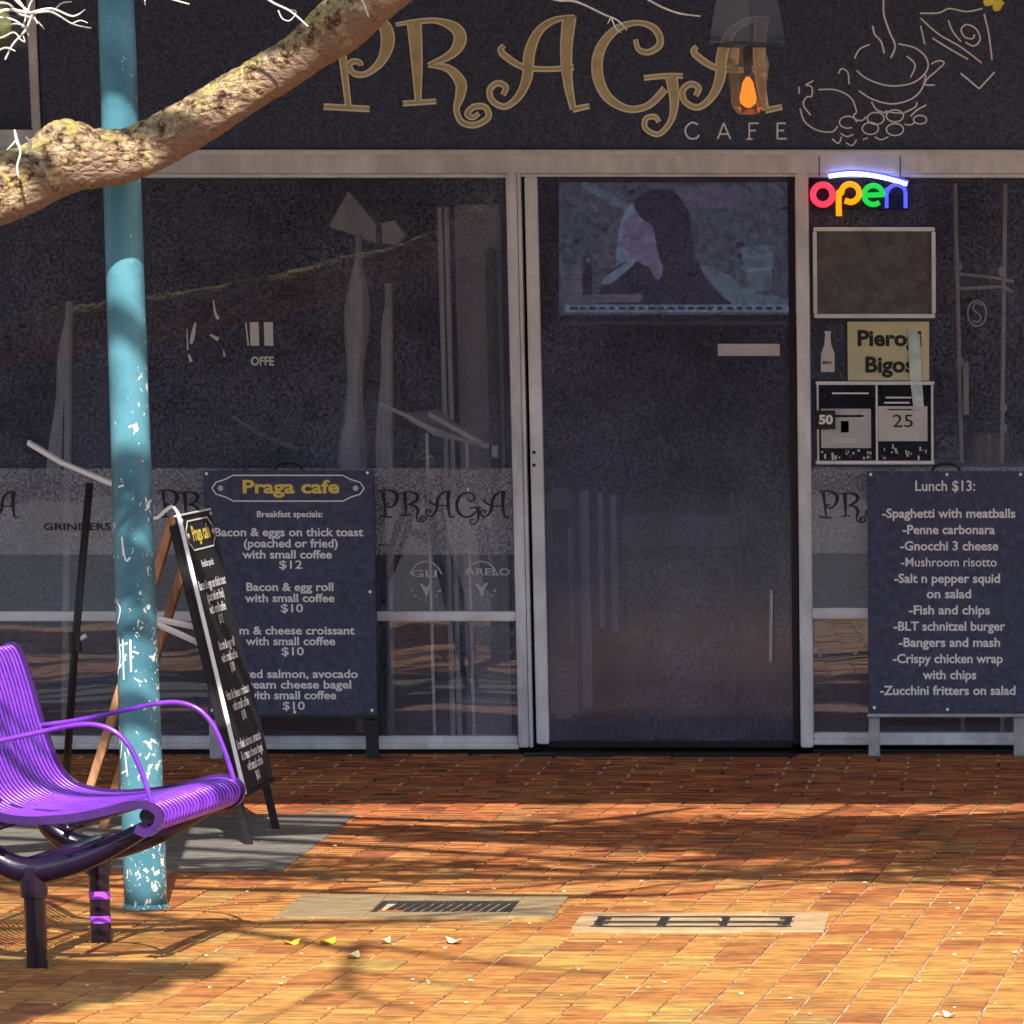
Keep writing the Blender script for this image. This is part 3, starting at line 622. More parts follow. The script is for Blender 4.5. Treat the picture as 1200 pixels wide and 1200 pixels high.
tvp('picture_hair',[(743,240),(752,227),(768,222),(788,225),(803,240),(811,268),(813,300),(806,318),(782,318),(772,300),(768,280),(764,264),(752,256)],.005,'screen_dark')
tvp('picture_sleeve',[(706,328),(740,304),(744,308),(716,332)],.004,'screen_pale')
tvp('picture_cup',[(868,290),(908,286),(903,340),(878,342)],.006,'screen_teal',False)
tvp('picture_stripe',[(870,300),(905,297),(904,301),(870,304)],.004,'screen_pale',False); tvp('picture_stripe',[(873,316),(903,313),(902,316),(873,319)],.004,'screen_pale',False)
tvp('picture_shoulder',[(820,312),(850,320),(880,342),(915,348),(925,356),(860,357)],.0055,'screen_teal')
tvp('picture_books',[(657,318),(682,318),(682,345),(657,345)],.01,'screen_violet',False); tvp('picture_books',[(683,300),(694,300),(694,348),(683,348)],.01,'screen_dark',False)
for k in range(70):
    x=rnd.uniform(658,930); y=rnd.uniform(216,350)
    if 715<x<862 and y>235: continue
    a_=rnd.uniform(2,11); b_=rnd.uniform(2,9); sk=rnd.uniform(-3,3)
    tvp('picture_detail',[(x,y),(x+a_,y+sk*.3),(x+a_+sk,y+b_),(x+sk,y+b_*.8)],.0118-.00004*k,rnd.choice(['screen_dark','screen_teal','screen_violet','screen_scene','screen_dark']),False)
tvp('picture_caption',[(660,346),(752,344),(752,354),(660,356)],.003,'screen_violet',False)
tvp('picture_banner',[(662,357),(936,357),(936,366),(662,366)],.003,'screen_pale',False)
for k in range(22):
    x=668+k*11.5; MB().poly(Qt([(x,359.5),(x+rnd.uniform(5,10),359.5),(x+rnd.uniform(5,10),363),(x,363)],.0015),(0,.001,0)).build('ticker_mark','screen_dark',t)
t=thing('counter','long dark cafe counter with a pale top inside the doorway','counter',(W(800,700,2.2).x,2.2,0)); o=Vector(t.location)
a=W(735,604,2.2)-o; b=W(860,640,2.2)-o
MB().box((a.x,0,.0),(b.x,.6,b.z),.01).build('front','interior_floor',t); MB().box((a.x-.02,-.02,b.z+.002),(b.x+.02,.62,a.z),.01).build('top','interior_grey',t)
t=thing('reflection_fridge','made-up pale fridge standing in for reflections in the door glass, left of the counter','fridge',(W(668,700,1.3).x,1.3,0)); o=Vector(t.location)
a=W(640,572,1.3)-o; b=W(676,800,1.3)-o
MB().box((a.x,0,.02),(b.x,.5,a.z),.02).build('cabinet','interior_grey',t); MB().box((a.x+.02,-.006,.25),(b.x-.02,-.001,a.z-.08)).build('glass_door','opposite_glass',t)
MB().box((b.x-.02,-.03,.3),(b.x-.008,-.012,a.z-.15),.004).build('handle','white_steel',t)
t=thing('reflection_strips','made-up pale strip curtain standing in for reflections in the door glass','curtain',(W(705,600,1.0).x,1.0,0)); o=Vector(t.location)
for x,y,yb,ww in ((684,575,830,11),(703,578,735,6),(718,580,740,8)):  # pale strips put in for column reflections in the glass
    a=W(x,y,1.0)-o; b=W(x+2,yb,1.0)-o; MB().box((a.x-ww/640,0,b.z),(a.x+ww/640,.012,a.z),.003).build('strip','cream_cloth',t)

# ================================================================== right window
t=thing('neon_sign','glowing multicoloured neon sign reading open, at the top of the right window','neon sign',tuple(W(1008,228,-.07))); o=Vector(t.location)
def neon(P,m,r,nm='neon_tube'):
    q=crom(P,5) if len(P)>2 else P; MB().tube([W(900+x/4,y/4,-.075)-o for x,y in q],r/324/4,10).build(nm,m,t,True)
c=lambda cx,cy,r,a0,a1,n=14:[(cx+r*math.cos(R(a0+(a1-a0)*k/n)),cy+r*math.sin(R(a0+(a1-a0)*k/n))) for k in range(n+1)]
neon(c(257,912,46,0,360),'neon_red',14); neon([(332,1012),(332,905)]+c(385,905,42,180,450,12)+[(360,940)],'neon_orange',13)
neon([(455,915),(536,912)]+c(494,914,44,-10,-310,14),'neon_green',12)
neon([(556,975),(556,880)],'neon_blue',8); neon([(556,905),(572,878),(604,866),(634,880),(644,905),(645,975)],'neon_blue',9)
neon([(285,826),(400,814),(530,830),(652,863)],'neon_white',10,'neon_arc'); neon([(280,812),(400,800),(535,816),(660,850)],'neon_blue',5,'neon_arc')
MB().poly([W(x,y,-.045)-o for x,y in ((951,208),(1066,208),(1066,246),(951,246))],(0,.004,0)).build('backing_plate','tint_pane',t)
MB().tube([W(960,206,-.05)-o,W(960,183,-.08)-o],.002,6).build('hanger','dark_metal',t); MB().tube([W(1055,209,-.05)-o,W(1055,183,-.08)-o],.002,6).build('hanger','dark_metal',t)

def plate(name,label,cat,x0,x1,y0,y1,Y,m,th=.006):
    a=W((x0+x1)/2,y1,Y); t=thing(name,label,cat,tuple(a)); o=Vector(t.location)
    p=W(x0,y0,Y)-o; q=W(x1,y1,Y)-o; MB().box((p.x,0,q.z),(q.x,th,p.z),.001).build('panel',m,t); return t,p,q
t,p,q=plate('blank_board','empty slate notice board in a silver frame, right window','notice board',957,1092,271,368,-.02,'slate')
for a,b in (((p.x-.012,-.012,p.z),(q.x+.012,.01,p.z+.014)),((p.x-.012,-.012,q.z-.014),(q.x+.012,.01,q.z)),((p.x-.014,-.013,q.z+.0005),(p.x,.01,p.z-.0005)),((q.x,-.013,q.z+.0005),(q.x+.014,.01,p.z-.0005))): MB().box(a,b,.003).build('frame','aluminium_pale',t)
t,p,q=plate('paper_sign','cream paper sign reading Pierogi Bigos, under the slate board','sign',993,1089,377,446,-.016,'paper_cream',.003)
o=Vector(t.location)
def ptext(t,s,x0,x1,yc,cap,Y,m,off=.03):
    o=Vector(t.location); a=W(x0,yc,Y)-o; b=W(x1,yc,Y)-o; h=cap/324; return put_text(s,(a.x+b.x)/2,a.z,b.x-a.x,h,a.y,m,t,off=off)
ptext(t,'Pierogi',1005,1080,396,17,-.0175,'black_print',.035); ptext(t,'Bigos',1014,1071,427,17,-.0175,'black_print',.035)
# milk bottle decal
t=thing('bottle_sticker','small white milk bottle sticker left of the cream paper sign','sticker',tuple(W(970,436,-.012))); o=Vector(t.location)
MB().poly([W(x,y,-.012)-o for x,y in ((962,436),(962,415),(966,404),(967,392),(966,388),(974,388),(973,392),(974,404),(978,415),(978,436))],(0,.003,0)).build('bottle_outline','paper_white',t)
put_text('MILK',0,.033,.035,.010,-.0005,'black_print',t,off=.03).rotation_euler=(0,0,0)
# framed double case
t=thing('poster_case','steel framed double display case holding two pale cards','display case',tuple(W(1025,543,-.02))); o=Vector(t.location); Q=lambda x,y,Y=-.02:W(x,y,Y)-o
for x in (957,1026,1091): a=Q(x,449);b=Q(x+3,542); MB().box((a.x,-.012,b.z),(b.x,.008,a.z),.002).build('frame','aluminium_pale',t)
for y in (447,540): a=Q(956,y);b=Q(1095,y+4); MB().box((a.x,-.014,b.z),(b.x,.008,a.z),.002).build('frame','aluminium_pale',t)
a=Q(960,451);b=Q(1090,540); MB().box((a.x,.001,b.z),(b.x,.004,a.z)).build('glass','tint_pane',t)
def card(x0,x1,y0,y1,m,nm='card'):
    a=Q(x0,y0);b=Q(x1,y1); MB().box((a.x,-.004,b.z),(b.x,-.001,a.z),.0008).build(nm,m,t)
card(962,1021,479,525,'interior_grey'); card(1029,1087,476,517,'paper_white'); card(985,995,493,507,'slate','card_print'); card(972,1012,486,489,'aluminium','card_print'); card(1040,1070,479,481,'slate','card_print')
a=Q(1058,493); put_text('25',a.x,a.z,.072,.044,-.0055,'black_print',t,off=.0)
a=Q(990,516); put_text('10:00',a.x,a.z,.07,.016,-.0055,'white_print',t,off=.0)
for k in range(46):
    x=rnd.uniform(962,1086); y=rnd.uniform(523,538); 
    if 1023<x<1030: continue
    a=Q(x,y,-.018); MB().box((a.x-.004,0.0,a.z-.004),(a.x+rnd.uniform(0,.006),.006,a.z+rnd.uniform(0,.012))).build('glass_bead',rnd.choice(['paper_white','slate','interior_grey']),t)
for (x0,y0,x1,y1) in ((975,460,1018,461),(1038,465,1068,466),(1036,471,1066,472),(964,500,972,524)):
    a=Q(x0,y0);b=Q(x1,y1+.8); MB().box((a.x,-.003,b.z),(b.x,0,a.z)).build('glint_strip','white_print',t)
t,p,q=plate('badge_sign','small black square badge reading 50 at the left edge of the display case','sign',957,979,481,503,-.04,'black_print',.005); put_text('50',0,.034,.05,.030,-.002,'white_print',t,off=.05)
ribn=thing('holographic_strip','iridescent pale strip hanging over the cream paper sign','ribbon',tuple(W(1073,520,-.022))); o=Vector(ribn.location)
mat('foil',(0.62,0.80,0.80),.25,.3,.1,20,.25,16)
MB().poly([W(x,y,-.022)-o for x,y in ((1064,385),(1078,392),(1080,440),(1083,482),(1071,484),(1066,440))],(0,.002,0)).build('foil','foil',ribn)
MB().poly([W(x,y,-.022)-o for x,y in ((1072,487),(1084,487),(1086,490),(1076,492),(1085,502),(1078,504),(1073,500))],(0,.002,0)).build('foil','foil',ribn)
# metal stand inside right window
t=thing('display_stand','tall thin steel stand with crossbars inside the right window','stand',(W(1150,500,.5).x,.5,0)); o=Vector(t.location); Q=lambda x,y,Y=.5:W(x,y,Y)-o
for xa,ya,xb,nm in ((1119,215,1127,'upright'),(1178,215,1174,'upright')): a=Q(xa,ya); b=Q(xb,543); MB().tube([a,b,(b.x,0,0)],.008,10).build(nm,'white_steel',t)
for P in ([(1121,321),(1165,325),(1188,330)],[(1121,338),(1178,336),(1187,343)]): MB().tube([Q(*p_) for p_ in P],.006,8).build('crossbar','white_steel',t)
a=Q(1132,450,.45); MB().box((a.x-.01,-.05,a.z-.11),(a.x+.01,-.04,a.z+.08),.003).build('hanging_tag','white_paint',t)
for x,y in ((1123,312),(1174,318),(1176,478),(1176,502),(1125,424)): a=Q(x,y,.48); MB().box((a.x-.012,-.02,a.z-.018),(a.x+.012,.0,a.z+.018),.006).build('clamp','white_steel',t)
mb=MB(); 
for P in (ell(1145,367,11,15,12),[(1151,358),(1144,355),(1140,362),(1149,370),(1147,377),(1140,376)]): ribbon(mb,[(x,y,2.2) for x,y in P],.4,.003,3)
o2=mb.build('circle_logo','silver_line'); tag(o2,'faint round S emblem behind the right window glass, beside the steel stand','emblem')
t=thing('cardboard_box','brown cardboard box on the ledge inside the right window','box',(W(1160,545,.6).x,.6,0)); o=Vector(t.location); a=W(1141,508,.6)-o; b=W(1182,548,.6)-o
MB().box((a.x,0,b.z),(b.x,.25,a.z),.004).build('carton','cardboard',t); MB().box((a.x+.05,-.002,b.z+.001),(a.x+.065,-.0005,a.z-.001)).build('tape','paper_cream',t)
t=MB().box((W(955,546,.1).x,.06,W(1100,548,.1).z-.02),(XB-.1,1.0,W(1100,546,.1).z)).build('window_shelf','interior_grey'); tag(t,'dark window shelf along the inside of the right window','shelf')

# ================================================================== lantern in front of the sign
t=thing('hanging_lantern','dark hooded lantern with an orange bulb hanging in front of the gold sign','lantern',tuple(W(876,60,-.9))); o=Vector(t.location)
LYR=-.9
def lathe(P,n=20,cy=LYR,cx=876):
    mb=MB(); s=W(cx+1,60,cy).x-W(cx,60,cy).x
    c0=W(cx,60,cy)-o
    pts=[(c0.x,c0.y,(W(cx,y,cy)-o).z) for y,r in P]; mb.tube(pts,[r*s for y,r in P],n,True); return mb
lathe([(-60,10),(-30,30),(20,40),(48,44),(55,44),(55,40),(50,38)],4).build('hood','hood_glass',t)
lathe([(56,20),(75,25),(125,19),(134,12)],6).build('glass_body','lantern_glass',t)
lathe([(90,2),(96,6),(105,8),(114,10),(121,9),(126,3)],14).build('bulb','bulb_orange',t,True)
lathe([(55,5),(88,5)],8).build('lamp_holder','dark_metal',t); 
MB().tube([(0,0,(W(876,-55,LYR)-o).z),(0,0,2.96-o.z)],.006,8).build('chain','dark_metal',t)

# ================================================================== menu boards
MENU_A=[('Breakfast specials:',303,380,602,7,'white_print'),('Bacon & eggs on thick toast',253,427,623,9.5,0),('(poached or fried)',287,397,636,9.5,0),('with small coffee',285,390,649,9.5,0),('$12',328,355,661,9.5,0),
('Bacon & egg roll',289,391,687,9.5,0),('with small coffee',287,392,700,9.5,0),('$10',329,355,712,9.5,0),('Ham & cheese croissant',262,415,738,9.5,0),('with small coffee',287,392,750.5,9.5,0),('$10',329,355,762.5,9.5,0),
('Smoked salmon, avocado',255,418,789,9.5,0),('& cream cheese bagel',266,410,801.5,9.5,0),('with small coffee',287,392,814,9.5,0),('$10',329,355,826.5,9.5,0)]
MENU_B=[('Lunch $13:',1073,1143,569,12),('-Spaghetti with meatballs',1034,1190,601,10.5),('-Penne carbonara',1058,1166,620,10.5),('-Gnocchi 3 cheese',1055,1170,639,10.5),('-Mushroom risotto',1056,1168,658,10.5),('-Salt n pepper squid',1048,1172,677,10.5),('on salad',1086,1138,695,10.5),('-Fish and chips',1065,1160,714,10.5),('-BLT schnitzel burger',1047,1178,733,10.5),('-Bangers and mash',1053,1172,752,10.5),('-Crispy chicken wrap',1046,1175,771,10.5),('with chips',1081,1144,790,10.5),('-Zucchini fritters on salad',1031,1190,808.5,10.5)]
def menu_panel(parent, wd, ht, z0, lines, x0p, y0p, wp, hp, plaque, legw, screws, backm='menu_navy', edgem='dark_metal'):
    """flat board in local coords: front faces -y, foot of front legs at z=0"""
    sx=wd/wp; sz=ht/hp; fx=lambda x:(x-x0p)*sx-wd/2; fz=lambda y:z0+ht-(y-y0p)*sz
    MB().box((-wd/2,-.004,z0),(wd/2,.012,z0+ht),.003).build('panel',backm,parent)
    mb=MB(); 
    MB().box((-wd/2-.004,-.006,z0-.012),(wd/2+.004,.018,z0-.0005),.002).build('edge_trim','weathered_grey' if edgem!='dark_metal' and not plaque else 'dark_metal',parent)
    for s in (-1,1): 
        xx=s*(wd/2-legw/2+.0); MB().box((xx-legw/2,.0125,0),(xx+legw/2,.035,z0+ht-.02),.003).build('leg',('weathered_grey' if edgem!='dark_metal' and not (plaque and s>0) else 'dark_metal'),parent)
    for l in lines:
        if l[0]: put_text(l[0],(fx(l[1])+fx(l[2]))/2,fz(l[3]),(l[2]-l[1])*sx,l[4]*sz,-.0052,'white_print',parent,'text_line',off=.010 if 'Mush' in l[0] else .015 if '$' in l[0] else .024)
    if plaque:
        put_text('Praga cafe',(fx(287)+fx(400))/2,fz(570),113*sx,15*sz,-.0056,'yellow_print',parent,'text_line',off=.03)
        P=[(251,572),(256,565),(266,562),(276,557),(404,557),(414,562),(424,565),(429,572),(424,579),(414,582),(404,587),(276,587),(266,582),(256,579),(251,572)]
        mb=MB(); ribbon(mb,[(x,y,1.5) for x,y in P],0,.0008,1,mapf=lambda x,y,yy:Vector((fx(x),-.0052+yy,fz(y)))); mb.build('plaque_outline','white_print',parent)
        for x in (261,419): MB().tube([(fx(x),-.0085,fz(572)),(fx(x),-.0045,fz(572))],3.2*sx,10).build('plaque_dot','paper_white',parent)
    for x,y in screws: MB().tube([(fx(x),-.008,fz(y)),(fx(x),-.003,fz(y))],1.9*sx,8).build('screw','white_steel',parent)
def stand(name,label,foot_px,foot_y,x0p,x1p,y0p,y1p,lines,plaque,screws,legw,back_s,edgem):
    f=G(foot_px,foot_y); lean=R(6)
    yf=f.y
    a=W(x0p,(y0p+y1p)/2,yf+.06); b=W(x1p,(y0p+y1p)/2,yf+.06)
    wd=b.x-a.x; ztop=W(x0p,y0p,yf+.09).z; zbot=W(x0p,y1p,yf+.02).z
    root=thing(name,label,'menu board',((a.x+b.x)/2,yf,0)); 
    fp=bpy.data.objects.new('front_frame',None)   # only used for the tilt: parts are baked below
    bpy.data.objects.remove(fp)
    before=set(bpy.data.objects)
    menu_panel(root,wd,(ztop-zbot)/math.cos(lean),zbot,lines,x0p,y0p,x1p-x0p,y1p-y0p,plaque,legw,screws,'menu_navy',edgem)
    T=Matrix.Rotation(-lean,4,'X')
    for o in set(bpy.data.objects)-before: o.data.transform(T)
    ht=ztop
    for s in (-1,1): MB().tube([(s*(wd/2-.03),.03+ht*math.sin(lean),ht-.03),(s*(wd/2-.03),.03+back_s,0)],.012,8).build('back_leg','dark_metal',root)
    mb=MB(); yt=.02+ht*math.sin(lean); mb.tube(crom([(-.05,yt,ht-.01),(-.04,yt,ht+.015),(0,yt,ht+.024),(.04,yt,ht+.015),(.05,yt,ht-.01)],4),.004,6); mb.build('handle','dark_metal',root)
    return root
stand('menu_board','navy breakfast menu board headed Praga cafe, facing the street',340,889,241,440,551,838,MENU_A,True,[(245,555),(433,554),(434,693),(434,832),(246,832),(343,834)],.045,.22,'aluminium')
stand('menu_board','navy lunch menu board priced 13 dollars, under the display case',1108,886,1017,1201,552,836,MENU_B,False,[(1021,556),(1024,829),(1110,831),(1110,556),(1196,556)],.040,.12,'aluminium')

# A-frame seen from its side
nf=G(301,991); 
L_=.50
best=None
for k in range(-60,61):
    a=R(k*.5); q=nf+Vector((math.sin(a),math.cos(a),0))*L_; e=abs(proj(q)[0]-333)
    if best is None or e<best[0]: best=(e,a)
aa=best[1]
mid=nf+Vector((math.sin(aa),math.cos(aa),0))*L_/2
# local: front (-y) faces +X side of the world => rotate so that local +x runs near->far
root=thing('menu_board','black framed breakfast board turned edge-on beside the turquoise pole','menu board',tuple(mid),math.pi/2-aa)
top=W(209,606,nf.y); lean=math.atan2(nf.x-top.x, top.z)
before=set(bpy.data.objects)
sl_len=top.z/math.cos(lean)
menu_panel(root,L_,sl_len-.16,.16,MENU_A,241,551,199,287,True,.022,[(245,555),(433,554)],'black_print','dark_metal')
MB().box((-L_/2-.006,-.008,.155),(-L_/2-.0005,.004,sl_len+.005),.002).build('edge_strip','white_steel',root)
MB().box((-L_/2,-.008,sl_len+.001),(L_/2,.016,sl_len+.007),.002).build('edge_strip','white_steel',root)
T=Matrix.Rotation(-lean,4,'X')
for o in set(bpy.data.objects)-before: o.data.transform(T)
ty=sl_len*math.sin(lean); tz=sl_len*math.cos(lean); 
for s in (-1,1):
    x=s*(L_/2-.03); MB().box((x-.02,-.012,0),(x+.02,.012,1),.003).build('back_leg','wood_warm',root)
    o=bpy.data.objects[-1] if False else None
backs=[o for o in root.children if o.name.startswith('back_leg')]
for o in backs:
    Lb=math.hypot(.34,tz); o.data.transform(Matrix.Scale(Lb,4,(0,0,1))); o.data.transform(Matrix.Rotation(math.atan2(.34,tz),4,'X')); o.data.transform(Matrix.Translation((0,ty+.36,0)))
MB().tube([(-L_/2+.05,ty*.62+.02,tz*.66),(-L_/2+.05,ty+.13,tz*.70)],.010,6).build('spreader','white_paint',root)
MB().tube([(-L_/2+.05,ty*.62+.0,tz*.60),(-L_/2+.05,ty+.13,tz*.695)],.010,6).build('spreader','white_paint',root)
h=MB(); h.tube(crom([(-L_/2+.02,ty,tz),(-L_/2,ty+.02,tz+.03),(-L_/2-.0,ty+.06,tz+.0),(-L_/2,ty+.08,tz-.005)],4),.005,6); h.build('handle','white_steel',root)

# black menu stand with tilted top at the left
b0=G(75,948); t=thing('menu_stand','thin black upright stand with a tilted top at the left edge of the window','stand',(b0.x,b0.y,0)); o=Vector(t.location); Q=lambda x,y:W(x,y,b0.y)-o
MB().tube([(0,0,0),Q(88,755),Q(105,566)],.0125,10).build('upright','dark_metal',t,True)
a=Q(88,752); MB().tube([a+Vector((0,0,-.03)),a+Vector((.0,0,.03))],.02,10).build('collar','dark_metal',t); MB().tube([a+Vector((.0,0,.0)),a+Vector((.035,0,.02))],.007,8).build('knob','white_steel',t)
a=Q(32,520); b=Q(74,545); c_=Q(131,568)
MB().poly([a,b,c_,c_+Vector((0,.05,.0)),b+Vector((0,.05,.0)),a+Vector((0,.05,.0))],(0,0,.010)).build('tilted_top','aluminium_pale',t)
MB().tube([a,b],.005,8).build('lip','white_steel',t); MB().tube([Q(73,543),c_],.007,8).build('lip','white_steel',t)
MB().tube([(0,0,.01),(.16,-.1,.01)],.012,8).tube([(0,0,.01),(-.16,-.1,.01)],.012,8).tube([(0,0,.01),(0,.18,.01)],.012,8).build('foot','dark_metal',t)

# ================================================================== turquoise pole
pb=G(171,1064); pt=W(136,2,pb.y)
t=thing('pole','turquoise painted steel pole with flaking white scratches, in front of the cafe','pole',(pb.x,pb.y,0))
dx=(pt.x-pb.x)/pt.z; r0=.0575; r1=.046
H_=5.2
n=60; mb=MB().tube([(dx*H_*k/n,0,H_*k/n) for k in range(n+1)],[r0+(r1-r0)*min(1,(H_*k/n)/2.4) for k in range(n+1)],40); mb.build('shaft','pole_paint',t,True)
mb=MB(); rr=random.Random(3)
def onp(u,z,e=.0012):   # u angle from facing camera (rad, + right)
    r=r0+(r1-r0)*min(1,z/2.4)+e; return Vector((dx*z+r*math.sin(u),-r*math.cos(u),z))
def scr(P,wd):
    q=crom(P,4) if len(P)>2 else P
    for k in range(len(q)-1):
        a=Vector(q[k]);b=Vector(q[k+1]); d=(b-a); l=d.length or 1; nn=Vector((-d.y,d.x))/l*wd/2
        i=len(mb.v)
        for (uu,zz) in (a-nn,b-nn,b+nn,a+nn): mb.v.append(tuple(onp(uu/.0575,zz)))
        mb.f.append((i,i+1,i+2,i+3))
ph=lambda x,y:((x-163-(y-540)*.033)/430, W(150,y,pb.y).z)
for P in ([(152,755),(163,752)],[(156,748),(157,795)],[(161,765),(149,782)],[(148,745),(151,770),(144,790)],[(166,748),(167,786)],[(157,772),(170,768)],[(149,760),(172,757)],[(146,850),(152,870),(148,888)],[(150,858),(143,872)],[(158,880),(162,908)],[(151,905),(162,900)],[(148,920),(155,935)],[(140,700),(152,712),(146,730)],[(136,705),(150,702)],[(136,652),(150,652)],[(155,628),(157,650)],[(155,628),(160,655),(166,652)],[(164,500),(170,498)],[(150,570),(158,568)]):
    scr([ph(*p_) for p_ in P],.0055)
mb.build('scratched_graffiti','white_paint',t)['kind']='stuff'
MB().tube([(0,0,0),(0,0,.012)],[.062,.061],28).build('base_collar','pole_paint',t)

# ================================================================== purple chair
nl=G(44,1134); fl=G(119,1104)
v=(fl-nl); v.z=0; leg_sp=v.length; v.normalize(); u=Vector((v.y,-v.x,0))
mid=(nl+fl)/2
ch=thing('street_chair','purple slatted metal street chair with looped armrests, beside the turquoise pole','chair',tuple(mid),math.atan2(u.y,u.x))
# local: +x forward (right in the picture), +y towards far side
# local: u forward; rotate: local x->u, local y->? world: rot(angle) maps y to (-sin,cos) which is the far direction
half=.36
prof=[(-.30,.765),(-.285,.785),(-.262,.772),(-.238,.69),(-.214,.58),(-.182,.47),(-.150,.415),(-.10,.388),(-.02,.378),(.08,.385),(.17,.402),(.235,.418),(.28,.416),(.302,.395),(.295,.368),(.268,.352),(.243,.362)]
prof=[(a+.047,b-.012-max(0,b-.42)*.11) for a,b in prof]; curve=crom(prof,5)
nr=25
proto=None
for k in range(nr):
    y=-half+.02+(2*half-.04)*k/(nr-1)
    if proto is None:
        proto=MB().tube([(a,0,b) for a,b in curve],.0040,7).build('slat','chair_purple',ch,True)
        o=proto
    else: o=link('slat',proto.data,None,ch)
    o.location=(0,y,0)
def strap(y):
    mb=MB(); i=0; off=[]
    for k,(a,b) in enumerate(curve):
        p=curve[max(k-1,0)]; q=curve[min(k+1,len(curve)-1)]; d=Vector((q[0]-p[0],q[1]-p[1])); d.normalize(); nn=Vector((-d.y,d.x))
        for s in (-1,1):
            for yy in (-.006,.006): mb.v.append((a+nn.x*s*.010,y+yy,b+nn.y*s*.010))
    for k in range(len(curve)-1):
        a=4*k;b=a+4
        mb.f+=[(a,b,b+1,a+1),(a+2,a+3,b+3,b+2),(a,a+2,b+2,b),(a+1,b+1,b+3,a+3)]
    mb.f+=[(0,1,3,2)]; e=4*(len(curve)-1); mb.f+=[(e,e+2,e+3,e+1)]
    return mb
for s in (-1,1):
    strap(s*half).build('side_strap','strap_shaded',ch)
    arm=crom([(-.225,.575),(-.12,.592),(.0,.622),(.09,.645),(.15,.650),(.20,.632),(.238,.585),(.265,.51),(.285,.43),(.288,.40)],5); arm=[(a+.045,b-.012-max(0,b-.40)*.17) for a,b in arm]
    MB().tube([(a,s*(half-.004),b) for a,b in arm],.0062,10).build('armrest','chair_purple',ch,True)
MB().tube([(.313,-half+.02,.378),(.313,half-.02,.378)],.019,16).build('front_roll','chair_deep',ch,False)
for yy in (-.30,.30): MB().tube([(-.243,yy*1.15,.72),(-.243,yy*.9,.72)],.012,8).build('top_clip','chair_purple',ch)
LS=leg_sp/2
for s in (-1,1):
    y=s*LS
    P=crom([(.305,y,.352),(.23,y,.312),(.12,y,.262),(.0,y,.235),(-.08,y,.258),(-.14,y,.32),(-.172,y,.42),(-.20,y,.56)],5)
    MB().tube(P,[.016+.016*math.sin(math.pi*k/(len(P)-1)) for k in range(len(P))],14).build('support_arm','chair_deep',ch,True)
    mb=MB().tube([(0,y,0),(0,y,.17),(0,y,.172),(0,y,.245)],[.026,.026,.033,.033],20); mb.build('leg','chair_deep',ch,False)
    for zz in ((.05,.068),(.11,.130)) if s>0 else (): MB().tube([(0,y,zz[0]),(0,y,zz[1])],.0267,20,False).build('sun_stripe','sun_stripe_violet',ch)  # light stripes painted where sun falls on the far leg
MB().tube([(0.0,-LS,.245),(0,LS,.245)],.026,14).build('cross_beam','chair_deep',ch,True)
MB().tube([(-.05,-half,.350),(-.05,half,.350)],.009,8).build('cross_rod','chair_deep',ch,True); MB().tube([(.12,-half,.348),(.12,half,.348)],.009,8).build('cross_rod','chair_deep',ch,True)
MB().tube([(-.222,-half,.68),(-.222,half,.68)],.009,8).build('cross_rod','chair_deep',ch,True)

# ================================================================== tree
BYD=pb.y-.32
tr=thing('street_tree','bare street tree with a lichen covered limb reaching across the cafe sign','tree',(-5.15,BYD-.3,0)); o=Vector(tr.location)
limb=[(-900,420,104),(-600,385,95),(-330,330,84),(-200,285,80),(-80,252,76),(0,226,72),(45,205,73),(85,188,74),(150,182,60),(215,151,58),(270,117,55),(330,80,52),(380,44,54),(420,12,60),(470,-18,44),(560,-70,38),(680,-130,30),(800,-200,24),(900,-290,16)]
q=crom(limb,34); sc=W(101,200,BYD).x-W(100,200,BYD).x
pts=[W(x,y,BYD+ (0.12*math.sin(x*.008)))-o for x,y,_ in q]; rad=[w_*sc/2 for *_,w_ in q]
ns=110; mb=MB().tube(pts,rad,ns)
for i,vv in enumerate(mb.v):
    k=i//ns; c0=pts[min(k,len(pts)-1)]; p=Vector(vv); d=(p-c0)
    f=noise.fractal(p*9,1,2.0,4)*.06+noise.fractal(p*34,1,2,3)*.025
    vd=noise.voronoi(Vector((p.x*30,p.y*46,p.z*46)))[0]; f+=(min(.35,vd[1]-vd[0]))*.14*(1 if d.z>-.01 else .25)-.02+(.022 if noise.noise(p*60)>0.1 and d.z>0 else 0)
    bx=q[min(k,len(q)-1)][0]
    if d.z>0: f+=.30*math.exp(-((bx-82)/22)**2)*max(0,d.normalized().z)+.18*math.exp(-((bx-20)/12)**2)*max(0,d.normalized().z)
    if 360<bx<440: f+=.12*math.exp(-((bx-395)/18)**2)
    mb.v[i]=tuple(c0+d*(1+f))
mb.build('limb','bark',tr,True)
tp=crom([(0,0,-.05,.24),(.02,.0,.5,.19),(.05,0,1.2,.17),(.12,.0,1.75,.17),(.10,.02,2.3,.15),(-.05,.0,3.1,.13),(-.1,.1,4.2,.10),(0,.1,5.4,.06)],6)
mb=MB().tube([(a,b,c2) for a,b,c2,d in tp],[d for *_,d in tp],28)
for i,vv in enumerate(mb.v): p=Vector(vv); k=min(i//28,len(tp)-1); c0=Vector(tp[k][:3]); d=p-c0; mb.v[i]=tuple(c0+d*(1+noise.fractal((p+o)*6,1,2,4)*.12))
mb.build('trunk','bark',tr,True)
# link limb into trunk
a=pts[0]; MB().tube([a,a+Vector((-.2,.0,-.10)),(.10,.0,1.75)],[rad[0],rad[0]*1.05,.14],20).build('limb_collar','bark',tr,True)
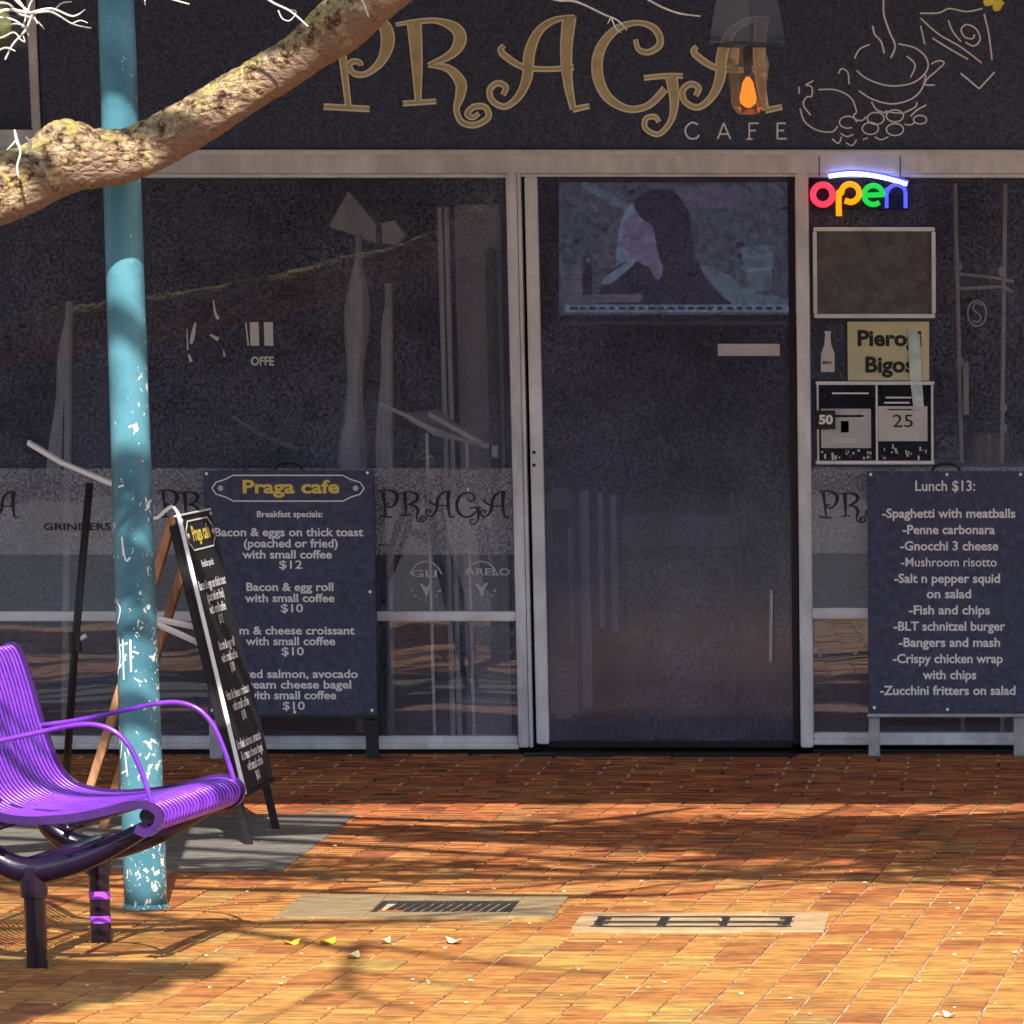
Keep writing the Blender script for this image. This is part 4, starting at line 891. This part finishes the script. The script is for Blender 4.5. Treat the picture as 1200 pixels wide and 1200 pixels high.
# twigs in view
TW=[[(-20,5,4),(8,4,3),(22,16,2.6),(40,22,2),(52,34,1.4)],[(-20,48,3),(2,44,2.4),(16,38,2),(24,46,1.4)],[(-10,64,2.4),(6,56,2),(18,60,1.5)],[(62,14,2),(72,4,1.8),(84,2,1.4)],[(12,-10,3),(26,6,2.4),(30,20,2),(26,32,1.5)],[(84,28,1.5),(94,24,1.4),(103,27,1)],[(-10,20,3),(12,22,2.4),(26,30,1.8),(34,42,1.2)],[(-30,30,5),(5,12,4),(35,15,3.2),(60,14,2.8),(85,28,2),(107,33,1.6)],[(35,15,2.5),(60,10,2.4),(85,19,2.2),(100,11,1.5)],[(38,16,3),(30,35,2.6),(15,52,2.2),(6,70,2)],[(22,45,1.6),(29,49,1.6),(27,42,1)],[(0,-20,3),(18,0,3),(34,14,2.5)],[(4,30,2),(20,28,2),(30,31,1.6)],[(60,-20,1.8),(38,0,2),(32,16,2)],[(40,20,1.5),(44,28,2.5)],
[(165,-30,3),(169,-5,2.2),(170,6,1.6)],[(150,-25,2.5),(190,-5,2.2),(222,5,1.6)],[(280,-30,3),(315,0,2.6),(340,13,2.4),(361,31,1.8)],[(326,12,2),(331,22,2),(340,24,1.6),(347,14,1.5),(340,11,1.2)],
[(560,-50,4),(640,-4,2.6),(675,2,2.4),(708,17,2.2),(724,24,2),(735,36,1.4)],[(716,20,1.8),(722,34,1.6),(728,38,1.2)],[(716,20,1.5),(712,28,1.2)],[(700,-40,3),(755,-3,2.3),(790,14,2.3),(821,19,1.6)],
[(17,152,2.2),(20,166,4),(24,178,3),(20,196,3),(22,208,2)],[(30,160,3),(36,170,4),(30,180,3)],[(8,176,1.5),(14,170,2),(18,165,2)],[(415,-10,2.2),(425,2,2),(432,20,1.8)],[(1130,-40,2),(1150,-12,1.6),(1164,2,1.2)]]
for k,P in enumerate(TW):
    q=crom(P,5); yy=BYD-.10-.04*(k%3); MB().tube([W(x,y,yy)-o for x,y,_ in q],[w_*sc/2 for *_,w_ in q],7).build('twig','twig_bark',tr,True)
q=crom([(-40,70,34),(-5,45,28),(2,20,22),(-20,-30,20)],8); mb=MB().tube([W(x,y,BYD+.15)-o for x,y,_ in q],[w_*sc/2 for *_,w_ in q],20)
mb.build('mossy_stub','moss',tr,True)
# knots and shell of bark plates on the limb come from the mesh noise; fine crown out of frame casts the branch shadows
cr=MB(); rt=random.Random(21)
def seen(p):
    x,y=proj(p); return -25<x<1225 and y>-22 and y<1260
def grow(p,d,r,L,dep):
    drop=rt.random(); n=5; pts=[p]; dd=d.normalized()
    for i in range(n):
        dd=(dd+Vector((rt.uniform(-.22,.22),rt.uniform(-.22,.22),rt.uniform(-.14,.2)))).normalized(); pts.append(pts[-1]+dd*L/n)
    k=len(pts)
    for i,pp in enumerate(pts):
        cc=pp.y+pp.z/.93
        if seen(pp) or (cc>-2.3 and drop>.04) or (-3.6<cc<=-2.3 and -3.9<pp.x<-.9) or (cc<-4.3 and drop>.35): k=i; break
    pts=pts[:k]
    if len(pts)<2: return
    cr.tube([pp-o for pp in pts],[r*(1-.45*i/n) for i in range(len(pts))],6)
    if dep<=0 or k<n: return
    for j in range(rt.choice((2,3,3))):
        q=pts[rt.randint(2,len(pts)-1)]; nd=(dd+Vector((rt.uniform(-.9,.9),rt.uniform(-.9,.9),rt.uniform(-.35,.6)))).normalized(); grow(q,nd,r*.56,L*.72,dep-1)
for tgt in ((-2.6,-7.6,4.3),(-1.2,-7.9,4.6),(-.2,-8.0,4.4),(1.0,-8.0,4.6),(-1.8,-8.3,4.7),(.4,-8.5,5.0),(-.8,-7.5,4.2),(-3.4,-8.2,4.6),(-.9,-8.8,5.2),(-.5,-9.6,5.2),(-2.2,-10.6,5.0),(-3.2,-8.2,5.6),(.2,-8.6,4.6),(-1.6,-7.4,4.4),(-4.0,-10,4.4),(-1.0,-11,4.8),(1.2,-10,4.9),(-2.6,-9.2,4.2),(-1.2,-8.4,5.4)):
    if tgt[0]<-.8 and tgt[1]+tgt[2]/.93>-3.65: continue
    s=Vector(tr.location)+Vector((-.08,.05,rt.uniform(2.9,4.0))); e=Vector(tgt); d=e-s
    cr.tube([s-o,s+d*.3+Vector((0,0,.25))-o,s+d*.62+Vector((0,0,.2))-o,e-o],[.075,.055,.038,.026],10)
    for u_ in (.35,.6,.8,1.0): 
        for r_ in range(3): grow(s+d*u_+Vector((0,0,.15)),d.normalized()+Vector((rt.uniform(-.8,.8),rt.uniform(-.8,.8),rt.uniform(-.3,.5))),.026,1.5,3)
for k in range(8):       # unseen heavy limbs, added to shade the lower left corner
    c0=-6.25-.21*k; z_=3.9+.12*k; xe=-1.42-.06*k; b=Vector((xe,c0-z_/.93,z_)); a=Vector((-5.1,c0-z_/.93+.35,z_-.1)); m_=(a+b)/2+Vector((0,.05,.05))
    cr.tube([Vector(q_)-o for q_ in crom([tuple(a),tuple(m_),tuple(b)],5)],[.16-.035*i/10 for i in range(11)],12)
CUT=False
for (c0,z0,x0,x1,rr_) in ((-2.75,2.75,-.7,1.6,.030),(-3.25,2.8,-.8,1.6,.034),(-3.85,2.85,-5,.8,.030),(-4.45,3.0,-5,-.6,.028),(-2.5,2.8,-.9,1.4,.026),(-3.0,2.8,-.6,1.4,.020),(-5.35,3.2,-4.8,-1.1,.022)):  # unseen boughs, added to cast streak shadows on the pavers
    P=[]; n_=9
    for i in range(n_+1):
        t_=i/n_; P.append((x0+(x1-x0)*t_, c0-z0/.93+.22*math.sin(t_*5+c0*3)+rt.uniform(-.05,.05), z0+.10*math.sin(t_*4+c0)+rt.uniform(0,.06)))
    P.insert(0,(P[0][0]-.5,P[0][1]-1.6,P[0][2]+1.5))
    q=crom(P,4); q=[Vector(p) for p in q]
    if any(seen(p) for p in q): q=[p+Vector((0,0,.15)) for p in q]
    cr.tube([p-o for p in q],[rr_*(2.0-1.0*i/len(q)) for i in range(len(q))],8)
    for i in range(2,len(q),2):
        for r_ in range(2): grow(q[i],Vector((rt.uniform(.2,1)*rt.choice((1,1,-1)),rt.uniform(-.45,.45),rt.uniform(-.1,.3))),rr_*.62,rt.uniform(.6,1.3),2)
c_=cr.build('crown','twig_bark',tr,True,False); print('crown faces',len(c_.data.polygons))  # crown together with the added unseen limbs and boughs
# yellow leaves at the upper right
for k,(x,y) in enumerate(((1163,2),(1171,4),(1168,9),(1157,3))):
    a=W(x,y,BYD-.1)-o; MB().poly([a+Vector(p_)*.011 for p_ in ((-1,0,0),(-.4,0,-.8),(.5,0,-.7),(1.2,0,.1),(.4,.2,.8),(-.6,.1,.7))],(0,.001,0)).build('leaf','leaf_yellow',tr)

# ================================================================== fallen leaves and grit
for k,(x,y,m,s,lb) in enumerate(((384,1106,'leaf_yellow',.030,'bright yellow curled leaf on the pavers below the drain'),(342,1107,'leaf_yellow',.026,'pale yellow leaf lying left of the curled bright leaf'),(452,1105,'leaf_pale',.020,'small pale leaf on the pavers below the drain grate'),(533,1105,'leaf_pale',.026,'oval cream leaf lying on the pavers under the drain end'),(414,1122,'leaf_pale',.028,'long cream leaf on the sunlit pavers near the seat shadow'),(1113,1192,'leaf_pale',.02,'pale scrap on the pavers in the lower right corner'))):
    g=G(x,y); n=10; P=[(s*math.cos(2*math.pi*j/n)*(1 if j else 1.5),s*.55*math.sin(2*math.pi*j/n),.006+.006*math.cos(4*math.pi*j/n)) for j in range(n)]
    ob=MB().poly(P,(0,0,.0015)).build('fallen_leaf',m); ob.location=(g.x,g.y,0); ob.rotation_euler=(0,0,rnd.uniform(0,3)); tag(ob,lb,'leaf','fallen leaves on the pavement')
mb=MB()
for k in range(120):
    g=G(rnd.uniform(0,1200),rnd.choice((rnd.uniform(900,1190),rnd.uniform(1040,1190)))); s=rnd.uniform(.0015,.0048); n=5; a=rnd.uniform(0,3)
    P=[(g.x+s*1.3*math.cos(a+2*math.pi*j/n),g.y+s*math.sin(a+2*math.pi*j/n),.002) for j in range(n)]
    mb.poly(P,(0,0,s*.7))
tag(mb.build('grit','leaf_pale'),'pale grit and petal scraps scattered over the pavers','grit',kind='stuff')
print('objects',len(bpy.data.objects),'tris',sum(len(o.data.polygons) for o in bpy.data.objects if o.type=='MESH'))
